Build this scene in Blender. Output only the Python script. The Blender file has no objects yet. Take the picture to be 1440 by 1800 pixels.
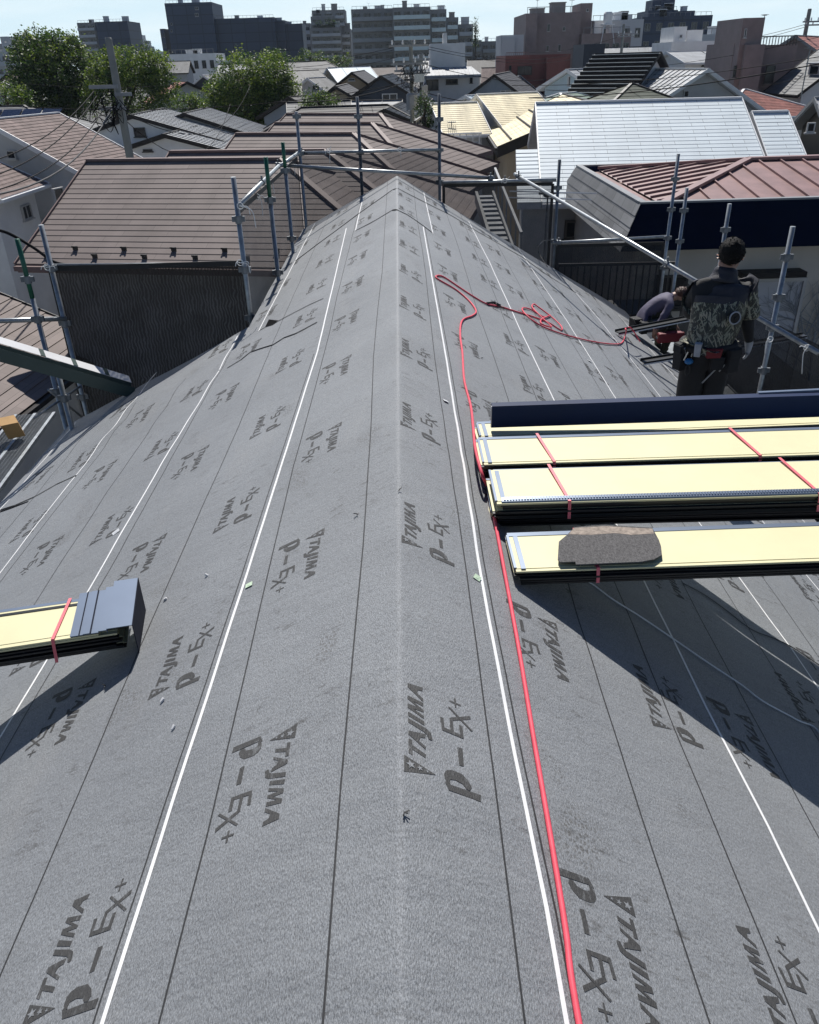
import bpy, math, random
from mathutils import Vector, Matrix, noise
R = math.radians
scene = bpy.context.scene
COL = scene.collection
rnd = random.Random(7)

# ---------------------------------------------------------------- camera, sky, sun, exposure
FPX, VPX, VPY = 1400.0, 697.0, 105.0          # focal length and vanishing point in photo pixels (1440 x 1800)
ROLL = R(1.7)                                 # the phone was held slightly turned
_c, _s = math.cos(ROLL), math.sin(ROLL)
_vx, _vy = (VPX - 720) * _c - (VPY - 900) * _s, (VPX - 720) * _s + (VPY - 900) * _c
PITCH = math.atan(-_vy / FPX)
YAW = math.atan(-_vx / FPX * math.cos(PITCH))
EYE = Vector((0.042, 0, 1.5))                     # the ridge of the roof we stand on is z = 0
cam = bpy.data.cameras.new("camera")
cam.sensor_fit = 'HORIZONTAL'; cam.sensor_width = 36.0; cam.lens = 36.0 * FPX / 1440
cam.clip_start = 0.05; cam.clip_end = 6000
co = bpy.data.objects.new("camera", cam); COL.objects.link(co)
_cp, _sp, _cy, _sy = math.cos(PITCH), math.sin(PITCH), math.cos(YAW), math.sin(YAW)
FW = Vector((_sy * _cp, _cy * _cp, -_sp)); _r0 = Vector((_cy, -_sy, 0)); _u0 = _r0.cross(FW)
RT = _r0 * _c - _u0 * _s; UP = _r0 * _s + _u0 * _c
co.rotation_euler = Matrix((RT, UP, -FW)).transposed().to_euler(); co.location = EYE
scene.camera = co

SUN_EL, SUN_AZ = 49.0, -1.5                  # sun ahead of the camera (+Y), backlit scene
w = bpy.data.worlds.new("World"); scene.world = w; w.use_nodes = True
nt = w.node_tree; nt.nodes.clear()
sky = nt.nodes.new('ShaderNodeTexSky'); sky.sky_type = 'NISHITA'; sky.sun_disc = False
sky.sun_elevation = R(SUN_EL); sky.sun_rotation = R(SUN_AZ)
sky.altitude = 50; sky.air_density = 1.0; sky.dust_density = 0.6; sky.ozone_density = 2.0
bg = nt.nodes.new('ShaderNodeBackground'); bg.inputs['Strength'].default_value = 0.05
# hazy pale band and thin cloud near the horizon, over the physical sky
tc = nt.nodes.new('ShaderNodeTexCoord'); sx = nt.nodes.new('ShaderNodeSeparateXYZ'); nt.links.new(tc.outputs['Generated'], sx.inputs[0])
rp = nt.nodes.new('ShaderNodeValToRGB'); rp.color_ramp.elements[0].position = 0.06; rp.color_ramp.elements[0].color = (1, 1, 1, 1)
rp.color_ramp.elements[1].position = 0.2; rp.color_ramp.elements[1].color = (0, 0, 0, 1); nt.links.new(sx.outputs[2], rp.inputs[0])
mp = nt.nodes.new('ShaderNodeMapping'); mp.inputs['Scale'].default_value = (3, 3, 22); nt.links.new(tc.outputs['Generated'], mp.inputs[0])
cn = nt.nodes.new('ShaderNodeTexNoise'); cn.inputs['Scale'].default_value = 1.6; cn.inputs['Detail'].default_value = 5; nt.links.new(mp.outputs[0], cn.inputs[0])
cr = nt.nodes.new('ShaderNodeValToRGB'); cr.color_ramp.elements[0].position = 0.35; cr.color_ramp.elements[0].color = (12.2, 15.4, 17.0, 1)
cr.color_ramp.elements[1].position = 0.7; cr.color_ramp.elements[1].color = (15.0, 17.0, 17.8, 1); nt.links.new(cn.outputs[0], cr.inputs[0])
smx = nt.nodes.new('ShaderNodeMix'); smx.data_type = 'RGBA'; nt.links.new(rp.outputs[0], smx.inputs[0]); stn = nt.nodes.new('ShaderNodeMix'); stn.data_type = 'RGBA'; stn.blend_type = 'MULTIPLY'; stn.inputs[0].default_value = 1; stn.inputs[7].default_value = (0.56, 0.74, 1.0, 1); nt.links.new(sky.outputs[0], stn.inputs[6]); nt.links.new(stn.outputs[2], smx.inputs[6]); nt.links.new(cr.outputs[0], smx.inputs[7])
out = nt.nodes.new('ShaderNodeOutputWorld')
nt.links.new(smx.outputs[2], bg.inputs['Color']); nt.links.new(bg.outputs[0], out.inputs['Surface'])
sl = bpy.data.lights.new("sun", 'SUN'); sl.energy = 5.0; sl.angle = R(0.5); sl.color = (1.0, 0.965, 0.91)
so = bpy.data.objects.new("sun", sl); COL.objects.link(so)
sd = Vector((math.sin(R(SUN_AZ)) * math.cos(R(SUN_EL)), math.cos(R(SUN_AZ)) * math.cos(R(SUN_EL)), math.sin(R(SUN_EL))))
so.rotation_euler = sd.to_track_quat('Z', 'Y').to_euler(); so.location = (0, 30, 40)
scene.view_settings.view_transform = 'Standard'; scene.view_settings.look = 'None'
scene.view_settings.gamma = 1.0; scene.view_settings.exposure = 0.22
scene.cycles.max_bounces = 6; scene.cycles.transparent_max_bounces = 24
G = -7.6                                      # ground level

# ---------------------------------------------------------------- pixel -> world helper
def ray(x, y): return FW * FPX + RT * (x - 720) + UP * (900 - y)
def at(x, y, Y=None, Z=None, X=None):
    d = ray(x, y)
    t = (Y - EYE.y) / d.y if Y is not None else (Z - EYE.z) / d.z if Z is not None else (X - EYE.x) / d.x
    return EYE + d * t
def PHI(s): return R(30.5) if s > 0 else R(26)
def on_roof(x, y):
    sgn = -1 if x < VPX else 1
    m = math.tan(PHI(sgn)) * sgn; d = ray(x, y); t = -(EYE.z + m * EYE.x) / (d.z + m * d.x)
    q = EYE + d * t
    return sgn * abs(q.x) / math.cos(PHI(sgn)), q.y          # signed distance down the slope, distance along the ridge

# ---------------------------------------------------------------- materials
def lin(c):
    return tuple((v / 255 / 12.92 if v / 255 <= 0.04045 else ((v / 255 + 0.055) / 1.055) ** 2.4) for v in c)
class NT:
    def __init__(s, name):
        s.m = bpy.data.materials.new(name); s.m.use_nodes = True
        s.t = s.m.node_tree; s.b = s.t.nodes['Principled BSDF']
    def n(s, typ, **kw):
        o = s.t.nodes.new('ShaderNode' + typ)
        for k, v in kw.items():
            if isinstance(v, bpy.types.NodeSocket): s.t.links.new(v, o.inputs[k])
            elif k in o.inputs: o.inputs[k].default_value = v
            else: setattr(o, k, v)
        return o
    def l(s, a, b): s.t.links.new(a, b)
    def coord(s, kind='Object', scale=(1, 1, 1)):
        c = s.n('TexCoord'); m = s.n('Mapping'); m.inputs['Scale'].default_value = scale
        s.l(c.outputs[kind], m.inputs['Vector']); return m.outputs[0]
    def noise(s, vec, scale, detail=4, rough=0.6):
        o = s.n('TexNoise'); o.inputs['Scale'].default_value = scale; o.inputs['Detail'].default_value = detail
        o.inputs['Roughness'].default_value = rough; s.l(vec, o.inputs['Vector']); return o.outputs['Fac']
    def ramp(s, fac, stops):
        o = s.n('ValToRGB'); e = o.color_ramp.elements
        while len(e) < len(stops): e.new(0.5)
        for i, (p, c) in enumerate(stops):
            e[i].position = p; e[i].color = (c, c, c, 1) if isinstance(c, (int, float)) else (*c, 1)
        s.l(fac, o.inputs[0]); return o.outputs[0]
    def mix(s, fac, a, b, mode='MIX'):
        o = s.n('Mix', data_type='RGBA', blend_type=mode)
        for v, i in ((fac, 0), (a, 6), (b, 7)):
            if isinstance(v, bpy.types.NodeSocket): s.l(v, o.inputs[i])
            else: o.inputs[i].default_value = v if i == 0 else (*v, 1)
        return o.outputs[2]
    def bump(s, h, strength=0.3, dist=0.01):
        o = s.n('Bump'); o.inputs['Strength'].default_value = strength; o.inputs['Distance'].default_value = dist
        s.l(h, o.inputs['Height']); s.l(o.outputs[0], s.b.inputs['Normal'])
def mat(name, col, rough=0.6, metal=0.0, var=0.15, scale=3.0, bump=0.0, bscale=40.0, spec=0.5, kind='Object', stretch=(1, 1, 1)):
    k = NT(name); v = k.coord(kind, stretch)
    a = tuple(max(0, c * (1 - var)) for c in col); b = tuple(min(1, c * (1 + var)) for c in col)
    f = k.noise(v, scale)
    c = k.ramp(f, [(0.3, a), (0.7, b)])
    k.l(c, k.b.inputs['Base Color'])
    k.b.inputs['Roughness'].default_value = rough; k.b.inputs['Metallic'].default_value = metal
    k.b.inputs['Specular IOR Level'].default_value = spec
    if bump: k.bump(k.noise(v, bscale, 3), bump, 0.01)
    return k.m
def roofmat(name, col, bw=0.91, row=0.2, rough=0.7, var=0.18, joint=0.35, spec=0.18, metal=0.0, seam=0.006, stain=(0.72, 1.15)):
    """slates laid in courses: UV is metres along the eave and down the slope"""
    k = NT(name); v = k.coord('UV')
    br = k.n('TexBrick'); k.l(v, br.inputs['Vector'])
    br.inputs['Scale'].default_value = 1.0; br.inputs['Brick Width'].default_value = bw; br.inputs['Row Height'].default_value = row
    br.inputs['Mortar Size'].default_value = seam; br.inputs['Mortar Smooth'].default_value = 0.1
    br.offset = 0.37; br.inputs['Color1'].default_value = (*[c * (1 - var) for c in col], 1)
    br.inputs['Color2'].default_value = (*[min(1, c * (1 + var)) for c in col], 1)
    br.inputs['Mortar'].default_value = (*[c * joint for c in col], 1)
    st = k.noise(k.coord('UV', (0.9, 0.25, 1)), 1.6, 5)
    d = k.ramp(st, [(0.3, stain[0]), (0.7, stain[1])])
    k.l(k.mix(1.0, br.outputs[0], d, 'MULTIPLY'), k.b.inputs['Base Color'])
    k.b.inputs['Roughness'].default_value = rough; k.b.inputs['Specular IOR Level'].default_value = spec
    k.b.inputs['Metallic'].default_value = metal
    k.bump(k.noise(v, 30, 3), 0.15, 0.01)
    return k.m

# ---------------------------------------------------------------- mesh builder and tagging
def rootmat(o): return Matrix.Translation(o.location) @ Matrix.Rotation(o.rotation_euler.z, 4, 'Z')
class MB:
    def __init__(s): s.v, s.f, s.m, s.u = [], [], [], []
    def face(s, pts, mi=0, uv=None):
        i = len(s.v); s.v += [tuple(p) for p in pts]; s.f.append(tuple(range(i, i + len(pts)))); s.m.append(mi)
        s.u += list(uv) if uv else [(p[0], p[1] + p[2]) for p in pts]
    def raw(s, vs, fs, mi=0, uv=None):
        i = len(s.v); s.v += [tuple(p) for p in vs]
        for k in fs:
            s.f.append(tuple(i + j for j in k)); s.m.append(mi)
            s.u += [uv[j] for j in k] if uv else [(vs[j][0], vs[j][1] + vs[j][2]) for j in k]
    def hexa(s, p, mi=0):      # eight corners: bottom loop 0-3, top loop 4-7
        s.raw(p, [(3, 2, 1, 0), (4, 5, 6, 7), (0, 1, 5, 4), (1, 2, 6, 5), (2, 3, 7, 6), (3, 0, 4, 7)], mi)
    def box(s, a, b, mi=0):
        x0, y0, z0 = a; x1, y1, z1 = b
        s.hexa([(x0, y0, z0), (x1, y0, z0), (x1, y1, z0), (x0, y1, z0), (x0, y0, z1), (x1, y0, z1), (x1, y1, z1), (x0, y1, z1)], mi)
    def bar(s, a, b, wd, th, up=(0, 0, 1), mi=0):      # a beam from a to b
        a, b = Vector(a), Vector(b); d = (b - a).normalized(); up = Vector(up)
        sd_ = d.cross(up)
        if sd_.length < 1e-4: sd_ = d.cross(Vector((1, 0, 0)))
        sd_.normalize(); u = sd_.cross(d)
        p = [a - sd_ * wd / 2 - u * th / 2, a + sd_ * wd / 2 - u * th / 2, b + sd_ * wd / 2 - u * th / 2, b - sd_ * wd / 2 - u * th / 2]
        s.hexa(p + [q + u * th for q in p], mi)
    def tube(s, pts, rad, n=8, mi=0, caps=True):
        pts = [Vector(p) for p in pts]; m = len(pts); rs = rad if isinstance(rad, (list, tuple)) else [rad] * m
        t0 = (pts[1] - pts[0]).normalized(); a = t0.orthogonal().normalized(); vs = []
        for i, p in enumerate(pts):
            t = (pts[min(i + 1, m - 1)] - pts[max(i - 1, 0)])
            t = t.normalized() if t.length > 1e-9 else t0
            a = (a - t * a.dot(t)).normalized(); b = t.cross(a)
            vs += [p + (a * math.cos(2 * math.pi * k / n) + b * math.sin(2 * math.pi * k / n)) * rs[i] for k in range(n)]
        fs = [(i * n + k, i * n + (k + 1) % n, (i + 1) * n + (k + 1) % n, (i + 1) * n + k) for i in range(m - 1) for k in range(n)]
        if caps: fs += [tuple(range(n - 1, -1, -1)), tuple(range((m - 1) * n, m * n))]
        s.raw(vs, fs, mi)
    def ball(s, c, r, nu=12, nv=8, mi=0):
        c = Vector(c); r = Vector(r) if not isinstance(r, (int, float)) else Vector((r, r, r)); vs = []
        for j in range(nv + 1):
            th = math.pi * j / nv
            for i in range(nu):
                ph = 2 * math.pi * i / nu
                vs.append(c + Vector((r.x * math.sin(th) * math.cos(ph), r.y * math.sin(th) * math.sin(ph), r.z * math.cos(th))))
        s.raw(vs, [(j * nu + i, (j + 1) * nu + i, (j + 1) * nu + (i + 1) % nu, j * nu + (i + 1) % nu) for j in range(nv) for i in range(nu)], mi)
    def prism(s, poly, a, b, mi=0):      # polygon of points shifted by vectors a and b
        n = len(poly); a, b = Vector(a), Vector(b)
        vs = [Vector(p) + a for p in poly] + [Vector(p) + b for p in poly]
        s.raw(vs, [tuple(range(n - 1, -1, -1)), tuple(range(n, 2 * n))] + [(i, (i + 1) % n, n + (i + 1) % n, n + i) for i in range(n)], mi)
    def build(s, name, mats, parent=None, world=False, smooth=False, label=None):
        me = bpy.data.meshes.new(name); me.from_pydata(s.v, [], s.f)
        for m in (mats if isinstance(mats, (list, tuple)) else [mats]): me.materials.append(m)
        uv = me.uv_layers.new(name='UVMap')
        uv.data.foreach_set('uv', [c for q in s.u for c in (q[0], q[1])])
        me.polygons.foreach_set('material_index', s.m)
        if smooth: me.polygons.foreach_set('use_smooth', [True] * len(s.f))
        me.update()
        o = bpy.data.objects.new(name, me); COL.objects.link(o)
        if parent is not None: adopt(o, parent, world)
        if label: o['label'] = label
        return o
def adopt(o, parent, world=False):
    o.parent = parent
    if world and parent.type == 'EMPTY': o.matrix_parent_inverse = rootmat(parent).inverted()
def tag(o, label, cat, group=None, kind=None):
    if label: o['label'] = label
    if cat: o['category'] = cat
    if group: o['group'] = group
    if kind: o['kind'] = kind
    return o
def thing(name, label, cat, loc, group=None, rz=0.0):
    o = bpy.data.objects.new(name, None); COL.objects.link(o); o.empty_display_size = 0.3
    o.location = loc; o.rotation_euler = (0, 0, rz); return tag(o, label, cat, group)
def dup(o, loc=None, rz=None, parent=None, label=None):
    c = o.copy(); COL.objects.link(c)
    if parent is not None: c.parent = parent
    if loc is not None: c.location = loc
    if rz is not None: c.rotation_euler = (0, 0, rz)
    if label: c['label'] = label
    for ch in list(o.children): dup(ch, parent=c)
    return c
# ---------------------------------------------------------------- shared materials
M = {}
M['ground'] = mat('ground_asphalt', (0.07, 0.07, 0.068), 0.9, var=0.3, scale=0.4, bump=0.2)
M['glass'] = mat('window_glass', (0.012, 0.016, 0.022), 0.12, var=0.3, scale=0.7, spec=0.4)
M['alu'] = mat('aluminium_frame', (0.42, 0.42, 0.42), 0.45, 0.3, var=0.1)
M['darkframe'] = mat('dark_frame', (0.035, 0.033, 0.032), 0.45, var=0.2)
M['white'] = mat('white_render', (0.74, 0.74, 0.73), 0.85, var=0.08, scale=1.2, bump=0.1)
M['offwhite'] = mat('offwhite_render', (0.64, 0.64, 0.63), 0.85, var=0.1, scale=1.0, bump=0.1)
M['grey'] = mat('grey_siding', (0.42, 0.42, 0.42), 0.8, var=0.12, scale=0.8, bump=0.1)
M['midgrey'] = mat('mid_grey_render', (0.27, 0.27, 0.275), 0.8, var=0.12, scale=0.8, bump=0.1)
M['beige'] = mat('beige_render', (0.55, 0.5, 0.43), 0.85, var=0.1, scale=1.0, bump=0.1)
M['tan'] = mat('tan_render', (0.34, 0.28, 0.2), 0.85, var=0.1, scale=1.0, bump=0.1)
M['cream'] = mat('cream_render', (0.6, 0.55, 0.4), 0.85, var=0.06, scale=1.0, bump=0.1)
M['mauve'] = mat('mauve_tile', (0.23, 0.185, 0.18), 0.7, var=0.12, scale=1.5)
M['pinkbrown'] = mat('pink_brown_tile', (0.24, 0.16, 0.15), 0.7, var=0.12, scale=1.0)
M['redbrown'] = mat('red_brown_tile', (0.2, 0.075, 0.065), 0.7, var=0.15, scale=1.0)
M['navywall'] = mat('navy_siding', (0.03, 0.038, 0.055), 0.6, var=0.2, scale=1.0)
M['blue'] = mat('pale_blue_siding', (0.4, 0.5, 0.56), 0.8, var=0.08, scale=1.0)
M['bluegrey'] = mat('blue_grey_siding', (0.2, 0.235, 0.28), 0.75, var=0.12, scale=1.0)
M['concrete'] = mat('concrete', (0.27, 0.27, 0.26), 0.85, var=0.2, scale=2.0, bump=0.2)
M['pole'] = mat('concrete_pole', (0.2, 0.21, 0.2), 0.8, var=0.2, scale=1.5, bump=0.2)
def banded(name, c, row):
    k = NT(name); br = k.n('TexBrick'); v = k.n('TexCoord'); mp = k.n('Mapping'); mp.inputs['Rotation'].default_value = (R(90), 0, 0); k.l(v.outputs['Object'], mp.inputs['Vector']); k.l(mp.outputs[0], br.inputs['Vector'])
    br.inputs['Scale'].default_value = 1; br.inputs['Brick Width'].default_value = row * 1.7; br.inputs['Row Height'].default_value = row; br.inputs['Mortar Size'].default_value = row * .05; br.offset = 0
    br.inputs['Color1'].default_value = (*c, 1); br.inputs['Color2'].default_value = (*[q * 1.25 for q in c], 1); br.inputs['Mortar'].default_value = (*[q * .55 for q in c], 1)
    k.l(br.outputs[0], k.b.inputs['Base Color']); k.b.inputs['Roughness'].default_value = .6; return k.m
M['farblue'] = banded('dark_blue_panel', (0.026, 0.042, 0.08), 2.6)
M['fargrey'] = mat('grey_tile_block', (0.24, 0.235, 0.23), 0.7, var=0.15, scale=0.08)
M['farlight'] = mat('light_tile_block', (0.46, 0.48, 0.5), 0.7, var=0.12, scale=0.08)
M['farbal'] = mat('balcony_panel', (0.3, 0.315, 0.325), 0.6, var=0.15, scale=0.1)
M['glassbal'] = mat('glass_balustrade', (0.4, 0.52, 0.56), 0.15, var=0.15, scale=0.1, spec=0.7)
M['wire'] = mat('black_cable', (0.012, 0.012, 0.014), 0.7, var=0.2, spec=0.1)
M['wiregrey'] = mat('grey_cable', (0.13, 0.13, 0.13), 0.7, var=0.2, spec=0.1)
M['steel'] = mat('galvanised_steel', (0.34, 0.36, 0.37), 0.42, 0.75, var=0.25, scale=14.0, bump=0.05)
M['steeldark'] = mat('weathered_steel', (0.17, 0.185, 0.2), 0.5, 0.6, var=0.3, scale=9.0, bump=0.05)
M['green'] = mat('green_paint', (0.012, 0.1, 0.06), 0.45, var=0.3, scale=8.0)
M['navy'] = mat('navy_coated_metal', (0.004, 0.017, 0.065), 0.55, 0.0, var=0.12, scale=2.0, spec=0.2)
M['navy_dark'] = mat('near_black_navy_metal', (0.003, 0.007, 0.022), 0.65, var=0.15, scale=2.0, spec=0.12)
M['slateblue'] = mat('slate_blue_coated_metal', (0.16, 0.2, 0.27), 0.34, 0.35, var=0.08, scale=3.0)
M['blacktrim'] = mat('black_coated_metal', (0.012, 0.013, 0.014), 0.35, var=0.2)
M['whiteface'] = mat('bare_white_face', (0.75, 0.75, 0.75), 0.4, var=0.05)
M['yellow'] = mat('yellow_backing', (0.68, 0.635, 0.385), 0.6, var=0.04, scale=5.0)
M['pinktape'] = mat('pink_tape', (0.82, 0.16, 0.19), 0.4, var=0.1, scale=20.0)
M['hose'] = mat('pink_red_hose', (0.74, 0.09, 0.13), 0.55, var=0.12, scale=30.0, spec=0.25)
M['cord'] = mat('white_cord', (0.85, 0.85, 0.83), 0.6, var=0.05)
M['black'] = mat('black_rubber', (0.012, 0.012, 0.013), 0.5, var=0.2)
M['panel_pale'] = mat('pale_grey_panel', (0.5, 0.5, 0.52), 0.7, var=0.06)
M['cardboard'] = mat('cardboard', (0.5, 0.3, 0.12), 0.8, var=0.12, scale=6.0)
M['r_brown'] = roofmat('brown_slate_roof', (0.205, 0.17, 0.158), row=0.195, var=0.08, joint=0.6, seam=0.004, stain=(0.85, 1.1), spec=0.16, rough=0.7)
M['r_tan'] = roofmat('rosy_slate_roof', (0.2, 0.15, 0.14), bw=0.45, row=0.21, var=0.14, joint=0.3, seam=0.012, spec=0.12, rough=0.75)
M['r_white'] = roofmat('white_slate_roof', (0.58, 0.65, 0.69), row=0.19, var=0.05, joint=0.4, rough=0.6, spec=0.2, stain=(0.93, 1.04))
M['r_cream'] = roofmat('cream_slate_roof', (0.84, 0.74, 0.5), row=0.2, var=0.04, joint=0.75, rough=0.65, spec=0.2)
M['r_grey'] = roofmat('grey_slate_roof', (0.16, 0.165, 0.17), row=0.22, var=0.12, joint=0.4, spec=0.2, rough=0.65)
M['r_dark'] = roofmat('dark_slate_roof', (0.06, 0.06, 0.065), row=0.22, var=0.15, joint=0.4, spec=0.2, rough=0.65)
M['r_lightgrey'] = roofmat('pale_grey_ribbed_roof', (0.36, 0.38, 0.4), bw=9, row=0.4, var=0.05, joint=0.3, seam=0.03, spec=0.25, rough=0.6)
M['r_green'] = roofmat('green_slate_roof', (0.09, 0.105, 0.08), row=0.25, var=0.12, joint=0.4)
M['r_palegreen'] = roofmat('pale_green_roof', (0.26, 0.34, 0.28), row=0.3, var=0.08, joint=0.5)
M['r_red'] = roofmat('red_tile_roof', (0.3, 0.12, 0.1), bw=0.3, row=0.28, var=0.2, joint=0.4)
M['r_pink'] = roofmat('pink_slate_roof', (0.42, 0.2, 0.17), row=0.25, var=0.12, joint=0.5)
M['r_copper'] = mat('red_brown_sheet_roof', (0.27, 0.16, 0.148), 0.45, 0.0, var=0.2, scale=2.2, spec=0.45)
M['r_blue'] = mat('pale_blue_sheet_roof', (0.3, 0.4, 0.48), 0.55, var=0.1, spec=0.2)
M['r_black'] = mat('black_sheet_roof', (0.014, 0.014, 0.016), 0.6, 0.0, var=0.15, spec=0.15)
M['r_black_sheen'] = mat('course_edge_sheen', (0.5, 0.52, 0.55), 0.35, 0.4, var=0.1)  # pale colour standing in for the sheen along the black courses
M['trim_brown'] = mat('brown_ridge_cap', (0.19, 0.135, 0.125), 0.6, var=0.12, spec=0.2)
M['trim_dark'] = mat('dark_fascia', (0.03, 0.027, 0.026), 0.5, var=0.2, spec=0.2)
M['trim_white'] = mat('white_fascia', (0.68, 0.69, 0.7), 0.5, var=0.08)
M['trim_grey'] = mat('grey_fascia', (0.25, 0.26, 0.27), 0.5, var=0.1, spec=0.2)
M['solar'] = mat('solar_glass', (0.008, 0.012, 0.03), 0.15, var=0.2)
M['bark'] = mat('bark', (0.06, 0.045, 0.033), 0.9, var=0.3, scale=6, bump=0.4)
def leafmat(name, c):
    k = NT(name); f = k.noise(k.coord('Object'), 1.3, 3)
    k.l(k.ramp(f, [(0.3, tuple(v * 0.6 for v in c)), (0.7, tuple(v * 1.35 for v in c))]), k.b.inputs['Base Color'])
    k.b.inputs['Roughness'].default_value = 0.55
    tr = k.n('BsdfTranslucent'); tr.inputs['Color'].default_value = (c[0] * 1.6, c[1] * 1.7, c[2] * 0.8, 1)
    mx = k.n('MixShader'); mx.inputs[0].default_value = 0.3
    k.l(k.b.outputs[0], mx.inputs[1]); k.l(tr.outputs[0], mx.inputs[2])
    k.l(mx.outputs[0], k.t.nodes['Material Output'].inputs['Surface']); return k.m
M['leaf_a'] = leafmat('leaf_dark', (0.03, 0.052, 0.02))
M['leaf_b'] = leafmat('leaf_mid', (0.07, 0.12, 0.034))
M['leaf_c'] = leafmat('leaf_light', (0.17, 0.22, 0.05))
def meshmat(name, col, alpha, scale):
    """woven scaffold sheet: fine open weave, so part of the light passes"""
    k = NT(name); v = k.coord('UV')
    f = k.noise(k.coord('UV', (1, 1, 1)), 3.0, 4)
    wv = k.n('TexWave', wave_type='BANDS', bands_direction='X'); wv.inputs['Scale'].default_value = scale
    wv.inputs['Distortion'].default_value = 7; wv.inputs['Detail'].default_value = 2.0; k.l(v, wv.inputs['Vector'])
    a = k.ramp(wv.outputs['Fac'], [(0.2, alpha - 0.06), (0.8, alpha + 0.06)])
    b = k.ramp(f, [(0.3, 0.93), (0.7, 1.05)])
    k.l(k.mix(1.0, a, b, 'MULTIPLY'), k.b.inputs['Alpha'])
    k.b.inputs['Base Color'].default_value = (*col, 1); k.b.inputs['Roughness'].default_value = 0.7
    return k.m
M['mesh_dark'] = meshmat('black_mesh_sheet', (0.02, 0.0155, 0.012), 0.9, 10)
M['mesh_thin'] = meshmat('grey_mesh_sheet', (0.03, 0.036, 0.045), 0.62, 20)
M['mesh_mid'] = meshmat('dark_mesh_sheet', (0.012, 0.015, 0.02), 0.84, 20)
M['mesh_hem'] = mat('black_sheet_hem', (0.012, 0.012, 0.013), 0.6, var=0.2)

def membrane():
    k = NT('roofing_underlay')
    gen = k.coord('Object')
    big = k.noise(gen, 0.9, 5)
    base = k.ramp(big, [(0.3, (0.158, 0.169, 0.183)), (0.7, (0.208, 0.221, 0.237))])
    sc = k.noise(k.coord('Object', (3.6, 9.0, 3.6)), 3.4, 9, 0.75)        # scuffs: short marks across the slope
    ms = k.noise(k.coord('Object', (1, 1, 1)), 2.3, 3)
    scf = k.ramp(sc, [(0.56, 0.0), (0.63, 1.0)]); msf = k.ramp(ms, [(0.47, 0.0), (0.64, 0.8)])
    f = k.mix(1.0, scf, msf, 'MULTIPLY')
    c = k.mix(f, base, (0.045, 0.045, 0.046))
    dots = k.noise(k.coord('Object', (1, 0.7, 1)), 38.0, 2)
    dm = k.ramp(k.noise(gen, 4.0, 2), [(0.6, 0.0), (0.7, 0.8)])
    c = k.mix(k.mix(1.0, k.ramp(dots, [(0.64, 0.0), (0.7, 1.0)]), dm, 'MULTIPLY'), c, (0.04, 0.04, 0.04))
    vo = k.n('TexVoronoi', feature='DISTANCE_TO_EDGE'); vo.inputs['Scale'].default_value = 75.0; k.l(k.coord('Object', (1, .75, 1)), vo.inputs['Vector'])
    tread = k.ramp(vo.outputs['Distance'], [(0.12, 0.0), (0.22, 1.0)])                # boot tread smudges in patches
    tm = k.ramp(k.noise(k.coord('Object', (1.0, 0.62, 1.0)), 3.1, 3, 0.55), [(0.6, 0.0), (0.69, 0.75)])
    c = k.mix(k.mix(1.0, tread, tm, 'MULTIPLY'), c, (0.07, 0.068, 0.066))
    dust = k.ramp(k.noise(k.coord('Object', (2, 0.6, 2)), 1.7, 6), [(0.55, 0.0), (0.75, 0.25)])
    c = k.mix(dust, c, (0.25, 0.245, 0.235))
    grain = k.ramp(k.noise(k.coord('Object', (430, 135, 430)), 1.0, 2, 0.6), [(0.34, 0.55), (0.66, 1.42)])
    c = k.mix(1.0, c, grain, 'MULTIPLY')
    k.l(c, k.b.inputs['Base Color'])
    k.b.inputs['Roughness'].default_value = 0.58; k.b.inputs['Specular IOR Level'].default_value = 0.5
    k.b.inputs['Sheen Weight'].default_value = 0.22; k.b.inputs['Sheen Roughness'].default_value = 0.45; k.b.inputs['Sheen Tint'].default_value = (1, .96, .9, 1)
    crepe = k.noise(k.coord('Object', (380, 125, 380)), 1.0, 3, 0.6)
    cr2 = k.noise(k.coord('Object', (90, 60, 90)), 1.0, 2)
    wr = k.noise(k.coord('Object', (2.2, 7, 2.2)), 1.0, 4, 0.55)
    h = k.mix(0.35, crepe, cr2)
    h = k.mix(0.5, h, k.mix(1.0, wr, (3.0, 3.0, 3.0), 'MULTIPLY'))
    k.bump(h, 0.9, 0.009)
    return k.m
M['membrane'] = membrane()
def ink():
    k = NT('printed_ink'); v = k.coord('Object')
    wear = k.ramp(k.noise(k.coord('Object', (70, 25, 70)), 1.0, 4, .65), [(0.55, 0.0), (0.66, 0.75)]); pt = k.ramp(k.noise(v, 3.3, 3), [(0.42, 0.12), (0.62, 1.0)])
    c = k.mix(k.mix(1.0, wear, pt, 'MULTIPLY'), (0.048, 0.047, 0.046), (0.17, 0.175, 0.18))
    k.l(k.mix(1.0, c, k.ramp(k.noise(k.coord('Object', (430, 135, 430)), 1.0, 2), [(0.3, .75), (0.7, 1.25)]), 'MULTIPLY'), k.b.inputs['Base Color'])
    k.b.inputs['Roughness'].default_value = 0.66; k.bump(k.noise(k.coord('Object', (260, 85, 260)), 1.0, 3), .5, .004); return k.m
M['print'] = ink()
M['printline'] = mat('printed_line', (0.03, 0.03, 0.031), 0.65, var=0.2, scale=30)
M['chalkline'] = mat('white_lap_line', (0.8, 0.8, 0.8), 0.7, var=0.06, scale=20)
M['lapedge'] = mat('lap_edge', (0.008, 0.008, 0.009), 0.85, var=0.1, spec=0.05)
# ---------------------------------------------------------------- ground
g = MB(); g.face([(-2500, -300, G), (2500, -300, G), (2500, 4000, G), (-2500, 4000, G)])
tag(g.build('ground', M['ground']), None, None, kind='structure')

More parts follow.
